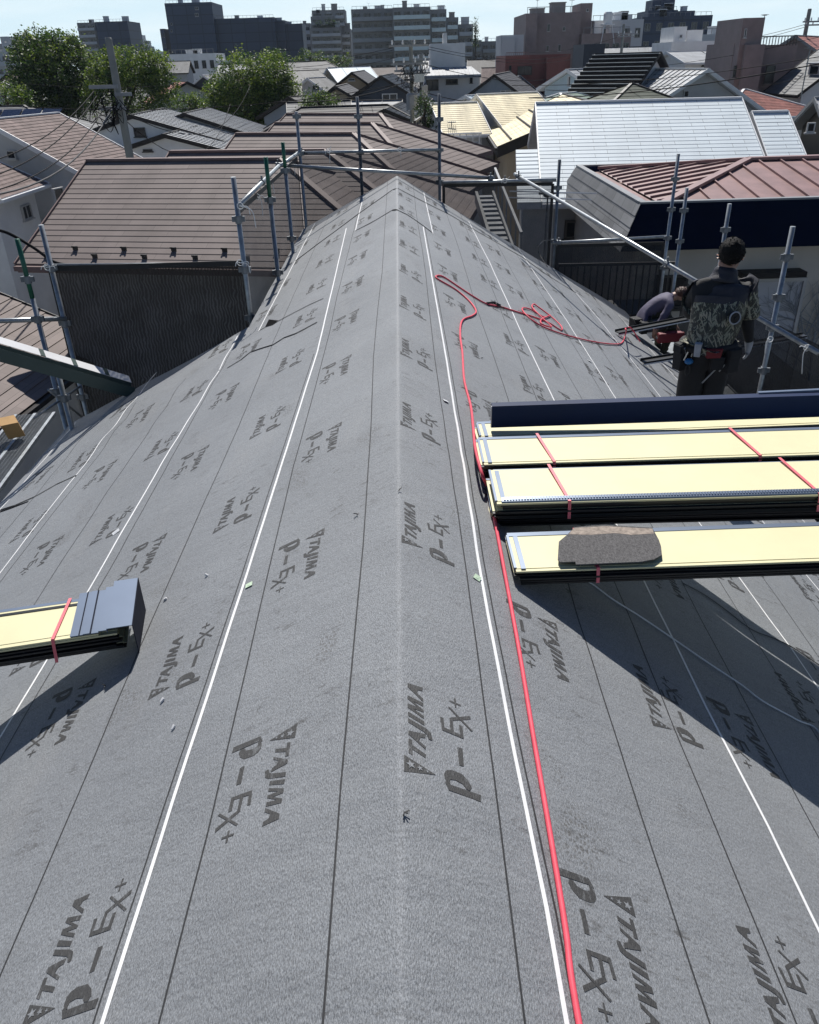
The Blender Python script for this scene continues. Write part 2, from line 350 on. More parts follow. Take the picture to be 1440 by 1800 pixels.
# ---------------------------------------------------------------- the roof we stand on
YE, YS, Y0, SE, SER, SN = 12.75, 7.6, -3.0, 3.8, 4.2, 1.6          # far gable, step on the left, behind camera, eave, narrow eave
def hbump(x, y):
    v = 0.010 * noise.noise((x * 1.1, y * 0.8, 3)) + 0.0055 * noise.noise((x * 3.1, y * 2.2, 9)) + 0.001 * noise.noise((x * 9, y * 9, 1))
    q = math.exp(-((x - 0.45) / 0.5) ** 2 - ((y - 3.3) / 1.3) ** 2)       # ripples beside the panels
    v += q * 0.009 * math.sin(y * 13 + x * 5 + 1.5 * noise.noise((x, y, 5)))
    q = math.exp(-((x + 2.2) / 0.9) ** 2 - ((y - 6.6) / 0.9) ** 2)
    v += q * 0.012 * math.sin(y * 9 - x * 6)
    return v
def surf(s, y, off=0.0):
    ph = PHI(s); x = s * math.cos(ph); z = -math.tan(ph) * (math.sqrt(x * x + 0.00005) - 0.0071) + hbump(x, y)
    k = max(-1, min(1, x / 0.01))
    return Vector((x + math.sin(ph) * off * k, y, z + off * (1 - (1 - math.cos(ph)) * abs(k))))
house_us = thing('gabled_house', 'house under re-roofing, its whole roof covered in dark grey printed underlay', 'house', (0, 5, G))
rb = MB()
NS = 64; st = 0.0625
ss = sorted([-SE + i * ((SE + SER) / 114) for i in range(115)] + [d * k for k in (.004, .01, .018, .03, .045, .06) for d in (-1, 1)])
ys = [Y0 + i * (YE - Y0) / 250 for i in range(251)]
idx = {}; vs = []; fs = []; uvs = []
for j, y in enumerate(ys):
    for i, s in enumerate(ss):
        idx[i, j] = len(vs); vs.append(surf(s, y)); uvs.append((s, y))
for j in range(250):
    for i in range(126):
        if ss[i + 1] <= -SN + 0.02 and ys[j + 1] > YS + 0.03: continue
        fs.append((idx[i, j], idx[i + 1, j], idx[i + 1, j + 1], idx[i, j + 1]))
rb.raw(vs, fs, 0, uvs)
def ribbon(pts, width, off, mi, step=0.06):
    """a thin strip laid on the underlay through (s, y) points"""
    dense = []
    for a, b in zip(pts, pts[1:]):
        n = max(1, int(math.hypot(b[0] - a[0], b[1] - a[1]) / step))
        dense += [(a[0] + (b[0] - a[0]) * k / n, a[1] + (b[1] - a[1]) * k / n) for k in range(n)]
    dense.append(pts[-1]); vs = []
    for k, p in enumerate(dense):
        a, b = dense[max(0, k - 1)], dense[min(len(dense) - 1, k + 1)]
        d = math.hypot(b[0] - a[0], b[1] - a[1]) or 1; nx, ny = (b[1] - a[1]) / d, -(b[0] - a[0]) / d
        vs += [surf(p[0] - nx * width / 2, p[1] - ny * width / 2, off), surf(p[0] + nx * width / 2, p[1] + ny * width / 2, off)]
    rb.raw(vs, [(2 * k, 2 * k + 1, 2 * k + 3, 2 * k + 2) for k in range(len(dense) - 1)], mi)
# white lap lines (the rolls are lapped along them) and thin printed lines; points are read off the photo and lie on the slope
def pl(*px): return [on_roof(x, y) for x, y in px]
white = [
    [(-0.74, Y0)] + pl((180, 1800), (300, 1420), (435, 1010), (500, 803), (558, 620), (609, 402)),
    pl((625, 406), (639, 344)),
    [(-1.76, Y0)] + pl((0, 1300), (155, 1040), (300, 790), (385, 652)), pl((386, 650), (418, 592)),
    pl((455, 583), (508, 480), (554, 392)),
    [(-2.83, Y0)] + pl((0, 1010), (55, 937), (200, 750), (275, 655)),
    [(-3.68, Y0), (-3.68, 7.5)],
    [(0.41, Y0)] + pl((995, 1800), (960, 1600), (905, 1330), (872, 1160), (846, 1020), (815, 820), (786, 640), (765, 520), (744, 400)),
    pl((761, 412), (745, 339)),
    [(1.4, Y0)] + pl((1440, 1640), (1350, 1455), (1242, 1244), (1184, 1126), (1125, 1010), (980, 718), (905, 560), (860, 460), (824, 390)),
    [(2.35, Y0)] + pl((1440, 1214), (1390, 1140), (1324, 1050), (1200, 880), (1086, 706), (1000, 570), (911, 437)),
    [(3.2, Y0)] + pl((1440, 1038), (1410, 1002), (1164, 702), (1060, 570), (992, 492)),
    [(3.98, Y0)] + pl((1219, 699), (1087, 554)),
]
for p in white: ribbon(p, 0.0125, 0.0014, 2)
for s in (-0.158, -0.582, -1.155, -1.68, -2.18, -2.72, -3.25):
    ribbon([(s + 0.012 * math.sin(k * 1.7 + s * 9), Y0 + k * 1.1) for k in range(0, 10)] + ([(s, YE)] if s > -1.6 else []), 0.0055, 0.0009, 3)
for s in (0.273, 0.796, 1.09, 1.62, 1.98, 2.5, 2.9, 3.4, 3.75):
    ribbon([(s + 0.01 * math.sin(k * 1.3 + s * 7), Y0 + k * 1.12) for k in range(0, 14)] + [(s, YE)], 0.0055, 0.0009, 3)
ribbon([(p[0] - 0.028, p[1]) for p in white[0][:-1]], 0.005, 0.0009, 3)
ribbon([(p[0] + 0.026, p[1]) for p in white[7]], 0.006, 0.0009, 3)
# ends of rolls: raised dark edges
for p, wd in ((pl((400, 648), (425, 634), (440, 622), (480, 608), (500, 595), (520, 587), (558, 567)), 0.02),
              (pl((456, 583), (478, 571), (492, 565), (515, 552), (545, 536), (569, 525)), 0.016),
              (pl((520, 458), (570, 422), (629, 378), (660, 356), (691, 333), (696, 332), (740, 352), (790, 378), (840, 408), (917, 452), (960, 483), (1012, 515)), 0.035),
              (pl((625, 406), (645, 396), (660, 388), (690, 370), (697, 369), (715, 378), (730, 388), (760, 411)), 0.03),
              (pl((0, 897), (25, 889), (60, 873), (100, 850), (135, 836)), 0.016),
              (pl((0, 900), (20, 893), (50, 881)), 0.02)):
    ribbon(p, wd, 0.004, 4, 0.04)
a = [on_roof(*p) for p in ((467, 577), (476, 568), (490, 566), (480, 573))]
rb.face([surf(a[0][0], a[0][1], 0.006), surf(a[1][0], a[1][1], 0.03), surf(a[2][0], a[2][1], 0.007), surf(a[3][0], a[3][1], 0.005)], 4)
GLY = {
'emb': [(0.044, 0.069), (-0.01, 0.07), (0.014, -0.021)],
'T': [(0.104, 0.056), (0.103, 0.045), (0.085, 0.045), (0.07, 0.006), (0.057, 0.007), (0.071, 0.045), (0.051, 0.045), (0.055, 0.056)],
'A1': [(0.131, 0.056), (0.14, 0.004), (0.126, 0.006), (0.121, 0.02), (0.108, 0.025), (0.096, 0.005), (0.086, 0.006), (0.118, 0.056)],
'J': [(0.176, 0.056), (0.161, 0.001), (0.152, -0.012), (0.131, -0.016), (0.126, -0.014), (0.126, -0.005), (0.14, -0.0), (0.146, 0.009), (0.161, 0.056)],
'I': [(0.201, 0.056), (0.185, 0.006), (0.171, 0.007), (0.185, 0.056)],
'M': [(0.216, 0.057), (0.231, 0.057), (0.232, 0.026), (0.249, 0.057), (0.263, 0.056), (0.256, 0.007), (0.242, 0.008), (0.247, 0.04), (0.228, 0.007), (0.22, 0.007), (0.219, 0.04), (0.206, 0.007), (0.195, 0.007)],
'A2': [(0.313, 0.056), (0.318, 0.007), (0.304, 0.008), (0.3, 0.023), (0.287, 0.027), (0.273, 0.007), (0.26, 0.007), (0.297, 0.056)],
'ps': [(0.002, -0.046), (0.006, -0.05), (-0.001, -0.06), (0.003, -0.151), (-0.019, -0.149), (-0.02, -0.056)],
'pb': [(0.004, -0.051), (0.014, -0.046), (0.031, -0.046), (0.042, -0.053), (0.049, -0.069), (0.048, -0.1), (0.033, -0.117), (0.015, -0.125), (0.003, -0.119), (0.004, -0.108), (0.016, -0.099), (0.02, -0.078), (0.016, -0.062), (0.008, -0.06), (0.0, -0.062)],
'dash': [(0.139, -0.092), (0.139, -0.108), (0.077, -0.107), (0.075, -0.093)],
'E': [(0.229, -0.044), (0.228, -0.055), (0.193, -0.056), (0.192, -0.074), (0.228, -0.075), (0.232, -0.085), (0.191, -0.085), (0.19, -0.104), (0.226, -0.104), (0.226, -0.115), (0.178, -0.115), (0.179, -0.048)],
'X1': [(0.279, -0.073), (0.284, -0.078), (0.224, -0.148), (0.219, -0.143)],
'X2': [(0.239, -0.074), (0.281, -0.144), (0.268, -0.146), (0.228, -0.076)],
'p1': [(0.312, -0.08), (0.312, -0.117), (0.305, -0.116), (0.306, -0.079)],
'p2': [(0.328, -0.095), (0.329, -0.101), (0.291, -0.101), (0.29, -0.096)],
}
def star(cx, cy, r):
    return [(cx + (r if k % 2 == 0 else r * 0.42) * math.sin(k * math.pi / 5), cy + (r if k % 2 == 0 else r * 0.42) * math.cos(k * math.pi / 5)) for k in range(10)]
STARS = [star(0.019, 0.051, 0.014), star(0.017, 0.025, 0.009), star(0.0145, 0.004, 0.0055)]
def imprint(fn):
    for k, (n, poly) in enumerate(GLY.items()):
        o = 0.0010 + 0.00006 * (k % 4)
        rb.face([surf(*fn(t, y), o) for t, y in poly], 1)
    for p in STARS: rb.face([surf(*fn(t, y), 0.0019) for t, y in p], 0)
def columns(side, rows):
    for base, dirn, first, per in rows:
        up = -1 if (dirn > 0) == (side > 0) else 1          # which way the letters' tops point along the slope
        y = first
        while y - per > Y0 + 0.3: y -= per
        while y < YE - 0.35:
            if side > 0 or base < 1.5 or y < YS - 0.4:
                j = rnd.uniform(-0.006, 0.006); yy = y + rnd.uniform(-0.01, 0.01)
                imprint(lambda t, q: (side * (base + up * q + j), yy + dirn * t))
            y += per
columns(1, [(0.086, 1, 1.38, 1.055), (0.59, -1, 1.24, 1.1), (1.06, 1, 2.01, 1.05), (1.51, -1, 2.31, 1.1),
            (2.03, 1, 2.5, 1.08), (2.47, -1, 2.1, 1.08), (2.94, 1, 2.9, 1.08), (3.38, -1, 2.6, 1.08), (3.82, 1, 2.8, 1.08)])
columns(-1, [(0.405, -1, 1.68, 1.095), (0.925, 1, 1.03, 1.105), (1.415, -1, 2.42, 1.1), (1.925, 1, 3.89, 1.09),
             (2.43, -1, 3.2, 1.09), (2.95, 1, 3.6, 1.09), (3.45, -1, 3.0, 1.09)])
rb.build('roof_underlay', [M['membrane'], M['print'], M['chalkline'], M['printline'], M['lapedge']], house_us, world=True, smooth=False)
for p in house_us.children[0].data.polygons:
    if p.material_index == 0 and len(p.vertices) == 4: p.use_smooth = True
# the house under it: boarding, fascias, walls
wb = MB()
def slab(s0, s1, y0, y1, side):
    CP, SP, TP = math.cos(PHI(side)), math.sin(PHI(side)), math.tan(PHI(side))
    p = lambda s, y, d: (side * s * CP - side * SP * d, y, -TP * s * CP - CP * d)
    wb.hexa([p(s0, y0, .14), p(s1, y0, .14), p(s1, y1, .14), p(s0, y1, .14), p(s0, y0, .035), p(s1, y0, .035), p(s1, y1, .035), p(s0, y1, .035)])
slab(0.0, SER - 0.01, Y0, YE - 0.01, 1); slab(0.0, SE - 0.01, Y0, YS - 0.01, -1); slab(0.0, SN - 0.01, YS - 0.01, YE - 0.012, -1)
wb.build('eaves_board', M['trim_dark'], house_us, world=True)
wl = MB()
xe = 3.05; xn = 1.15
def gable(x0, x1, y0, y1):
    zt = lambda x: -math.tan(PHI(x)) * abs(x) - 0.22
    poly = [(x0, 0, G), (x1, 0, G), (x1, 0, zt(x1)), (0, 0, zt(0)), (x0, 0, zt(x0))]
    wl.prism(poly, (0, y0, 0), (0, y1, 0))
gable(-xe, xe, Y0 + 0.3, YS - 0.4); gable(-xn, xe - 0.002, YS - 0.398, YE - 0.4)
wl.build('wall', M['offwhite'], house_us, world=True)
# ---------------------------------------------------------------- bundles of roofing panels, trims, hose, cords and scraps
def bundle(name, label, pts, ztop, n, xend, tapes, cat='roofing panels', flip=False, seed=1, under=0.0):
    """a strapped stack of narrow coated sheets, yellow backing upwards; pts = near-end/far-end corners in photo pixels on the top plane"""
    r = random.Random(seed)
    nl, fl, nr, fr = [at(x, y, Z=ztop) for x, y in pts]
    dn = (nr - nl).normalized(); t = (xend - nl.x) / dn.x
    wv = fl - nl; wv = wv - dn * wv.dot(dn); wid = wv.length; wv.normalize(); L = abs(t)
    dn = dn if t > 0 else -dn
    if t < 0: pass
    th = 0.0085
    root = thing(name, label, cat, tuple(nl + Vector((0, 0, -n * th))), 'strapped bundles of roofing panels')
    mb = MB(); P = lambda a, b, c: nl + dn * a + wv * b + Vector((0, 0, c))
    hx = lambda a0, a1, b0, b1, c0, c1, mi: mb.hexa([P(a0, b0, c0), P(a1, b0, c0), P(a1, b1, c0), P(a0, b1, c0), P(a0, b0, c1), P(a1, b0, c1), P(a1, b1, c1), P(a0, b1, c1)], mi)
    for k in range(n):
        z = -(k + 1) * th; j = 0.0 if k == 0 else r.uniform(-0.012, 0.012); ja = 0.0 if k == 0 else r.uniform(-0.02, 0.03)
        if k >= n - 3: ja -= under
        b0, b1 = j, wid + j
        hx(ja, L + ja, b0 + .018, b1 - .018, z, z + 0.0055, 0)                         # pan
        if not (flip and k == 0): hx(ja, L + ja, b1 - .030, b1 - .016, z + .0057, z + .0078, 1); hx(ja, L + ja, b1 - .0158, b1, z - .001, z + .0062, 0 if flip and k == 0 else 1 if k < 2 else 2)   # folded far seam
        hx(ja, L + ja, b0, b0 + .0155, z - .004, z + .0035, 2 if k else 3)             # near seam, turned down
        if k >= n - 3 and under: hx(ja - .004, ja + .02, b0 + .02, b1 - .02, z + .0056, z + .0075, 1)
        if k == 0:
            hx(ja - .006, ja + .004, b0 + .02, b1 - .02, z - .004, z + .009, 1); hx(ja + .02, ja + .038, b0 + .01, b1 - .035, z + .0058, z + .010, 1)
    mb.build('panel_stack', [M['yellow'], M['slateblue'], M['blacktrim'], M['yellow']], root, world=True)
    for q in tapes:
        tb = MB(); s = 0.013
        a0 = q; sk = 0.035
        top = [P(a0 + sk, -0.002, .0015), P(a0 + sk + s, -0.002, .0015), P(a0 + s, wid + .002, .0095), P(a0, wid + .002, .0095)]
        tb.face(top); tb.face([P(a0 + sk, -0.016, -n * th), P(a0 + sk + s, -0.016, -n * th), top[1], top[0]])
        o = tb.build('strap_tape', M['pinktape'], root, world=True)
        sm = o.modifiers.new('t', 'SOLIDIFY'); sm.thickness = 0.001
    return root, P, L, wid
F1 = bundle('panel_bundle', 'lower bundle of panels wedged under the two top bundles, only its blue end showing', [(850, 838), (833, 778), (1440, 822), (1440, 757)], -0.19, 8, 3.9, [], seed=8)  # hidden width enlarged to close the gap that let a lit strip through
G1 = bundle('panel_bundle', 'lower bundle of panels directly under the ribbed seam bundle, dark edges stacked', [(866, 901), (850, 842), (1440, 888), (1440, 826)], -0.195, 8, 3.9, [], seed=9)
E1 = bundle('panel_bundle', 'bundle of yellow-backed roofing panels lying under the long navy trim, farthest from camera', [(846, 768), (828, 741), (1440, 744), (1440, 698)], -0.175, 7, 3.9, [], seed=3)
A1 = bundle('panel_bundle', 'yellow-backed panel bundle right in front of the navy trim, two pink tapes', [(851, 815), (839, 768), (1440, 797), (1440, 744)], -0.11, 8, 3.95, [0.28, 1.22], seed=4)
C1 = bundle('panel_bundle', 'thick bundle of yellow-backed panels with the shiny ribbed blue seam along its near edge', [(874, 884), (864, 822), (1440, 868), (1440, 801)], -0.11, 9, 3.95, [0.26, 1.3], seed=5, flip=True)
D1 = bundle('panel_bundle', 'nearest thin bundle of yellow-backed panels, carrying a torn piece of slate', [(908, 1003), (890, 936), (1440, 984), (1440, 908)], -0.195, 7, 3.9, [0.27], seed=6)
# ribbed blue seam along the near edge of the thick bundle
rt_, P, L, wid = C1
sb = MB()
for k in range(int(L / 0.012)):
    a = 0.03 + k * 0.012
    sb.hexa([P(a, .012, .002), P(a + .008, .012, .002), P(a + .008, .034, .002), P(a, .034, .002), P(a, .014, .0065), P(a + .008, .014, .0065), P(a + .008, .031, .0095), P(a, .031, .0095)])
sb.hexa([P(.02, .006, -.004), P(L, .006, -.004), P(L, .04, -.004), P(.02, .04, -.004), P(.02, .008, .0018), P(L, .008, .0018), P(L, .038, .0045), P(.02, .038, .0045)])
sb.build('ribbed_seam', M['slateblue'], rt_, world=True)
# navy folded trim on top of the far bundle
a0, a1 = at(864, 752, Z=-0.16), at(1440, 733, Z=-0.13)
d = (a1 - a0).normalized(); L = (4.0 - a0.x) / d.x; n_ = Vector((-d.y, d.x, 0))
root = thing('metal_trim', 'long navy blue folded metal trim lying on the far panel bundle', 'metal trim', tuple(a0))
mb = MB(); Q = lambda a, b, c: a0 + d * a + n_ * b + Vector((0, 0, c))
def qb(a0_, a1_, b0, b1, c0, c1, mi=0): mb.hexa([Q(a0_, b0, c0), Q(a1_, b0, c0), Q(a1_, b1, c0), Q(a0_, b1, c0), Q(a0_, b0, c1), Q(a1_, b0, c1), Q(a1_, b1, c1), Q(a0_, b1, c1)], mi)
qb(0, L, 0, .002, 0, .118); qb(0, L, .002, .05, .116, .118); qb(.0, L, .05, .052, .09, .118); qb(0, L, .002, .018, 0, .002); qb(-.004, .004, .004, .012, 0, .116, 1)
mb.build('folded_sheet', [M['navy'], M['whiteface']], root, world=True)
a = MB(); a0b = Q(1.35, 0.055, 0.12)
a.bar(a0b, Q(L, 0.058, 0.15), 0.02, 0.01); a.build('top_lip', M['slateblue'], root, world=True)

# left bundle: reaches out to the left, blue-grey cap on its right end
root = thing('panel_bundle', 'bundle of yellow-backed panels on the opposite slope, its end under a folded blue-grey cap', 'roofing panels', tuple(at(160, 1108, Z=-.4)), 'strapped bundles of roofing panels')
n0, f0 = at(172, 1112, Z=-.4), at(190, 1044, Z=-.4); n1 = at(0, 1138, Z=-.4); dl = (n1 - n0).normalized(); wv = (f0 - n0); wv -= dl * wv.dot(dl); wid = wv.length; wv.normalize()
P2 = lambda a, b, c: n0 + dl * a + wv * b + Vector((0, 0, c))
mb = MB(); r = random.Random(11)
def hb(mb, a0_, a1_, b0, b1, c0, c1, mi): mb.hexa([P2(a0_, b0, c0), P2(a1_, b0, c0), P2(a1_, b1, c0), P2(a0_, b1, c0), P2(a0_, b0, c1), P2(a1_, b0, c1), P2(a1_, b1, c1), P2(a0_, b1, c1)], mi)
for k in range(10):
    z = -(k + 1) * .0095; j = 0 if k == 0 else r.uniform(-.012, .012); ja = -.04 - r.uniform(0, .05) if k else 0
    hb(mb, ja, 2.9, .02 + j, wid - .02 + j, z, z + .006, 0); hb(mb, ja, 2.9, j, .0195 + j, z - .004, z + .004, 2 if k > 1 else 3)
    hb(mb, ja, 2.9, wid - .0195 + j, wid + j, z, z + .0068, 1 if k < 2 else 2)
    if k == 0: hb(mb, ja, 2.9, wid - .05, wid - .034, z + .0062, z + .0085, 2)
mb.build('panel_stack', [M['yellow'], M['slateblue'], M['blacktrim'], M['yellow']], root, world=True)
tb = MB(); tb.face([P2(.16, -.002, .002), P2(.172, -.002, .002), P2(.142, wid + .002, .004), P2(.13, wid + .002, .004)]); tb.face([P2(.165, -.016, -.1), P2(.177, -.016, -.1), P2(.172, -.002, .002), P2(.16, -.002, .002)])
o = tb.build('strap_tape', M['pinktape'], root, world=True); o.modifiers.new('t', 'SOLIDIFY').thickness = .001
root = thing('folded_flashing', 'folded blue-grey metal cap set over the end of the opposite bundle', 'flashing', tuple(P2(-.1, .15, 0)))
mb = MB()
hb(mb, -.005, .10, -.012, wid + .02, .006, .009, 0); hb(mb, -.04, -.0052, -.012, wid + .03, .012, .0145, 0); hb(mb, -.007, -.0048, -.012, wid + .02, .0062, .0118, 0)
hb(mb, -.135, -.0402, -.03, wid + .04, .03, .033, 0); hb(mb, -.0425, -.0402, -.03, wid + .03, .0147, .0298, 0); hb(mb, -.138, -.1352, -.03, wid + .04, -.135, .033, 1)
hb(mb, .022, .027, -.0118, wid + .02, .0092, .0135, 1); hb(mb, .027, .052, -.0116, wid + .02, .0093, .0115, 2); hb(mb, .064, .068, -.0118, wid + .02, .0092, .0125, 1)
mb.build('folded_sheet', [M['slateblue'], M['navy_dark'], M['slateblue']], root, world=True)

# torn slate on the nearest bundle
rt_, P, L, wid = D1
mb = MB()
k = NT('torn_slate'); v = k.coord('Object')
c = k.ramp(k.noise(k.coord('Object', (1, 0.5, 1)), 170, 4, 0.8), [(0.35, (0.045, 0.043, 0.044)), (0.7, (0.15, 0.145, 0.145))])
k.l(c, k.b.inputs['Base Color']); k.b.inputs['Roughness'].default_value = 0.9; k.bump(k.noise(v, 260, 3), 0.6, 0.003)
M['slate'] = k.m
M['slate_back'] = mat('weathered_slate_edge', (0.3, 0.25, 0.21), 0.9, var=0.35, scale=60, bump=0.4)
zs = -0.195 + 0.012
out_px = [(981, 985), (985, 990), (1012, 989), (1013, 993), (1125, 989), (1150, 984), (1164, 977), (1163, 962), (1158, 950), (1147, 929), (1120, 928), (1090, 926), (1065, 925), (1040, 926), (1010, 928), (998, 940), (982, 953)]
poly = [at(x + rnd.uniform(-1, 1), y + rnd.uniform(-1, 1), Z=zs) for x, y in out_px]
mb.prism(poly, (0, 0, 0), (0, 0, 0.0045), 0)
bk = [at(x, y, Z=zs + .0052) for x, y in ((1003, 935), (1010, 928), (1040, 926), (1065, 925), (1090, 926), (1120, 928), (1147, 929), (1150, 938), (1110, 940), (1080, 937), (1040, 940), (1000, 939))]
mb.face(bk, 1)
tag(mb.build('slate_fragment', [M['slate'], M['slate_back']]), 'torn grey piece of old slate resting on the nearest panel bundle', 'slate piece')

# hose
def path(px, off):
    out_ = []
    for p in px:
        if len(p) == 3: out_.append(at(p[0], p[1], Z=p[2]))
        else: s, y = on_roof(*p); out_.append(surf(s, y, off))
    return out_
def smoothpath(pts, n=6):
    o = []
    for i in range(len(pts) - 1):
        a, b, c, d = pts[max(i - 1, 0)], pts[i], pts[i + 1], pts[min(i + 2, len(pts) - 1)]
        for k in range(n):
            t = k / n
            o.append(0.5 * ((2 * b) + (c - a) * t + (2 * a - 5 * b + 4 * c - d) * t * t + (3 * b - a - 3 * c + d) * t ** 3))
    return o + [pts[-1]]
hp = [surf(0.42, -2.0, .009), surf(0.40, 0.2, .009)] + path([(1012, 1800), (990, 1640), (965, 1480), (935, 1300), (910, 1150), (890, 1040), (873, 950), (858, 870)], .009)
hp += [at(848, 835, Z=-.13), at(836, 790, Z=-.10), at(832, 750, Z=-.14)]
hp += path([(826, 715), (815, 670), (812, 625), (808, 590), (812, 566), (830, 557), (836, 548), (824, 530), (800, 510), (770, 493), (766, 487), (778, 488), (805, 505), (830, 522), (855, 536), (880, 542), (905, 550), (940, 560), (965, 570), (985, 582)], .009)
hp += path([(985, 576), (968, 560), (945, 543), (937, 538), (935, 545), (955, 565), (968, 578), (952, 574), (950, 565), (966, 557)], .016)
hp += path([(955, 560), (930, 546), (917, 545), (925, 558), (950, 576), (990, 590), (1040, 602), (1075, 607), (1092, 604), (1098, 592)], .012)
hp += [at(1101, 581, Y=8.95), at(1100, 577, Y=9.2), at(1110, 577, Y=9.3), at(1125, 600, Y=9.5)]
mb = MB(); mb.tube(smoothpath(hp), 0.0074, 8)
tag(mb.build('air_hose', M['hose'], smooth=True), 'pink red air hose snaking along the ridge, tangled on the far slope', 'hose')
mb = MB(); mb.tube(path([(855, 536), (866, 535), (878, 541)], .016), .012, 8); mb.tube(path([(868, 533), (872, 541), (884, 545)], .02), .005, 6)
tag(mb.build('hose_coupling', M['black'], smooth=True), 'black metal coupling joining two lengths of red hose', 'coupling')
# cords
mb = MB(); mb.tube(smoothpath([at(985, 1000, Z=-.32)] + path([(1008, 1016), (1040, 1032), (1075, 1058), (1125, 1088), (1185, 1127), (1240, 1165), (1300, 1205), (1340, 1235), (1400, 1268), (1440, 1294)], .006) + [surf(1.85, 2.0, .006)]), .0035, 6)
tag(mb.build('white_cord', M['cord'], smooth=True), 'thin white cord crossing the shadow of the nearest bundle, lower of two', 'cord', 'thin cords under the bundles')
mb = MB(); mb.tube(smoothpath(path([(1200, 1030), (1235, 1048), (1275, 1075), (1320, 1108), (1362, 1125), (1395, 1142), (1440, 1172)], .005)), .003, 6)
tag(mb.build('grey_cord', M['wiregrey'], smooth=True), 'thin grey cord in the deep shade further down the slope, upper of two', 'cord', 'thin cords under the bundles')
mb = MB(); mb.tube(smoothpath(path([(962, 470), (948, 448)], .006) + [at(947, 435, Y=12.3), at(955, 424, Y=12.5), at(968, 422, Y=12.8)]), .006, 6)
tag(mb.build('loose_wire', M['wiregrey'], smooth=True), 'pale bent wire curling up beside the gable post', 'wire')
# litter
def scrap(name, label, cat, px, m, sx, sy, rz, h=.002, group=None):
    s, y = on_roof(*px); c = surf(s, y, .004); mb = MB(); mb.box((-sx / 2, -sy / 2, 0), (sx / 2, sy / 2, h))
    mb.box((-sx / 2 + .3 * sx, -sy / 4, h), (sx / 2 - .3 * sx, sy / 4, h + .0008))
    o = mb.build(name, m); o.location = c
    o.rotation_euler = (0, PHI(s) if s > 0 else -PHI(s), rz); tag(o, label, cat, group); return o
M['tag_green'] = mat('pale_green_paper', (0.55, 0.68, 0.5), 0.7, var=0.1)
scrap('paper_tag', 'pale green paper tag lying beside the long white line, left of the ridge', 'tag', (439, 1031), M['tag_green'], .03, .026, .1, group='paper tags on the underlay')
scrap('paper_tag', 'pale green paper tag beside the white line close to the hose', 'tag', (838, 1021), M['tag_green'], .028, .026, -.4, group='paper tags on the underlay')
scrap('paper_tag', 'small pale tag above the bundles beside the hose side white line', 'tag', (783, 704), M['trim_white'], .03, .03, .3, group='paper tags on the underlay')
scrap('paper_tag', 'small white tag at a lap line near the middle of the far slope', 'tag', (1036, 636), M['trim_white'], .04, .04, .2, group='paper tags on the underlay')
scrap('paper_tag', 'white paper scrap by the white line near the left eave', 'tag', (205, 938), M['trim_white'], .045, .03, .5, group='paper tags on the underlay')
for k, (x, y, lab) in enumerate(((306, 1280, 'bright bent offcut below the left print'), (287, 1233, 'silver metal offcut near the printed emblem left of ridge'), (364, 1015, 'small pale metal chip high on the left slope by printed letters'), (292, 1056, 'metal chip beside the blue-grey cap'))):
    s, yy = on_roof(x, y); c = surf(s, yy, .003); mb = MB()
    mb.hexa([(-.009, -.004, 0), (.008, -.005, 0), (.009, .004, .002), (-.008, .004, .001), (-.007, -.003, .008), (.007, -.004, .007), (.007, .003, .009), (-.008, .003, .006)])
    o = mb.build('metal_offcut', M['whiteface']); o.location = c; o.rotation_euler = (0, -PHI(-1), rnd.uniform(0, 3)); tag(o, lab, 'offcut', 'metal offcuts on the underlay')
for x, y, lab in ((710, 1432, 'black plastic shred on the ridge in the foreground'), (628, 906 + 0, 'tiny black crumb right of a thin line on the left slope'), (700, 862, 'black crumb on the ridge above the printed emblem'), (848, 632, 'black fleck between hose and far white line'), (872, 709, 'black splinter just behind the navy trim'), (187, 1208, 'black offcut at the shadow edge of the left bundle')):
    s, yy = on_roof(x, y); c = surf(s, yy, .003); mb = MB()
    for q in range(4):
        a = rnd.uniform(0, 6.28); l = rnd.uniform(.006, .014)
        mb.bar((0, 0, .002 + q * .001), (l * math.cos(a), l * math.sin(a), .004 + q * .002), .003, .002)
    o = mb.build('debris_shred', M['black']); o.location = c; tag(o, lab, 'debris', 'black shreds on the underlay')
# dark battens sticking out beyond the eave, left ends on the slope
for (x0, y0, x1, y1, lab) in ((1126, 640, 1415, 589, 'black metal batten resting on the eave in front of the standing man, nearer of two'), (1082, 588, 1333, 535, 'black metal batten crossing behind the standing man, farther of two')):
    s, yy = on_roof(x0, y0); A = surf(s, yy, .03)
    B = at(x1, y1, Z=A.z + 0.05); d = (B - A).normalized(); nn = Vector((-d.y, d.x, 0)).normalized()
    root = thing('metal_batten', lab, 'batten', tuple(A), 'metal battens over the eave')
    mb = MB(); mb.bar(A, B, .085, .012); mb.bar(A + nn * -.04 + Vector((0, 0, -.014)), B + nn * -.04 + Vector((0, 0, -.014)), .006, .03); mb.bar(A + nn * .04 + Vector((0, 0, .012)), B + nn * .04 + Vector((0, 0, .012)), .006, .03)
    mb.build('channel', M['blacktrim'], root, world=True)
    mb = MB(); mb.bar(A + nn * -.046 + Vector((0, 0, -.022)), B + nn * -.046 + Vector((0, 0, -.022)), .006, .014); mb.build('bright_edge', M['whiteface'], root, world=True)
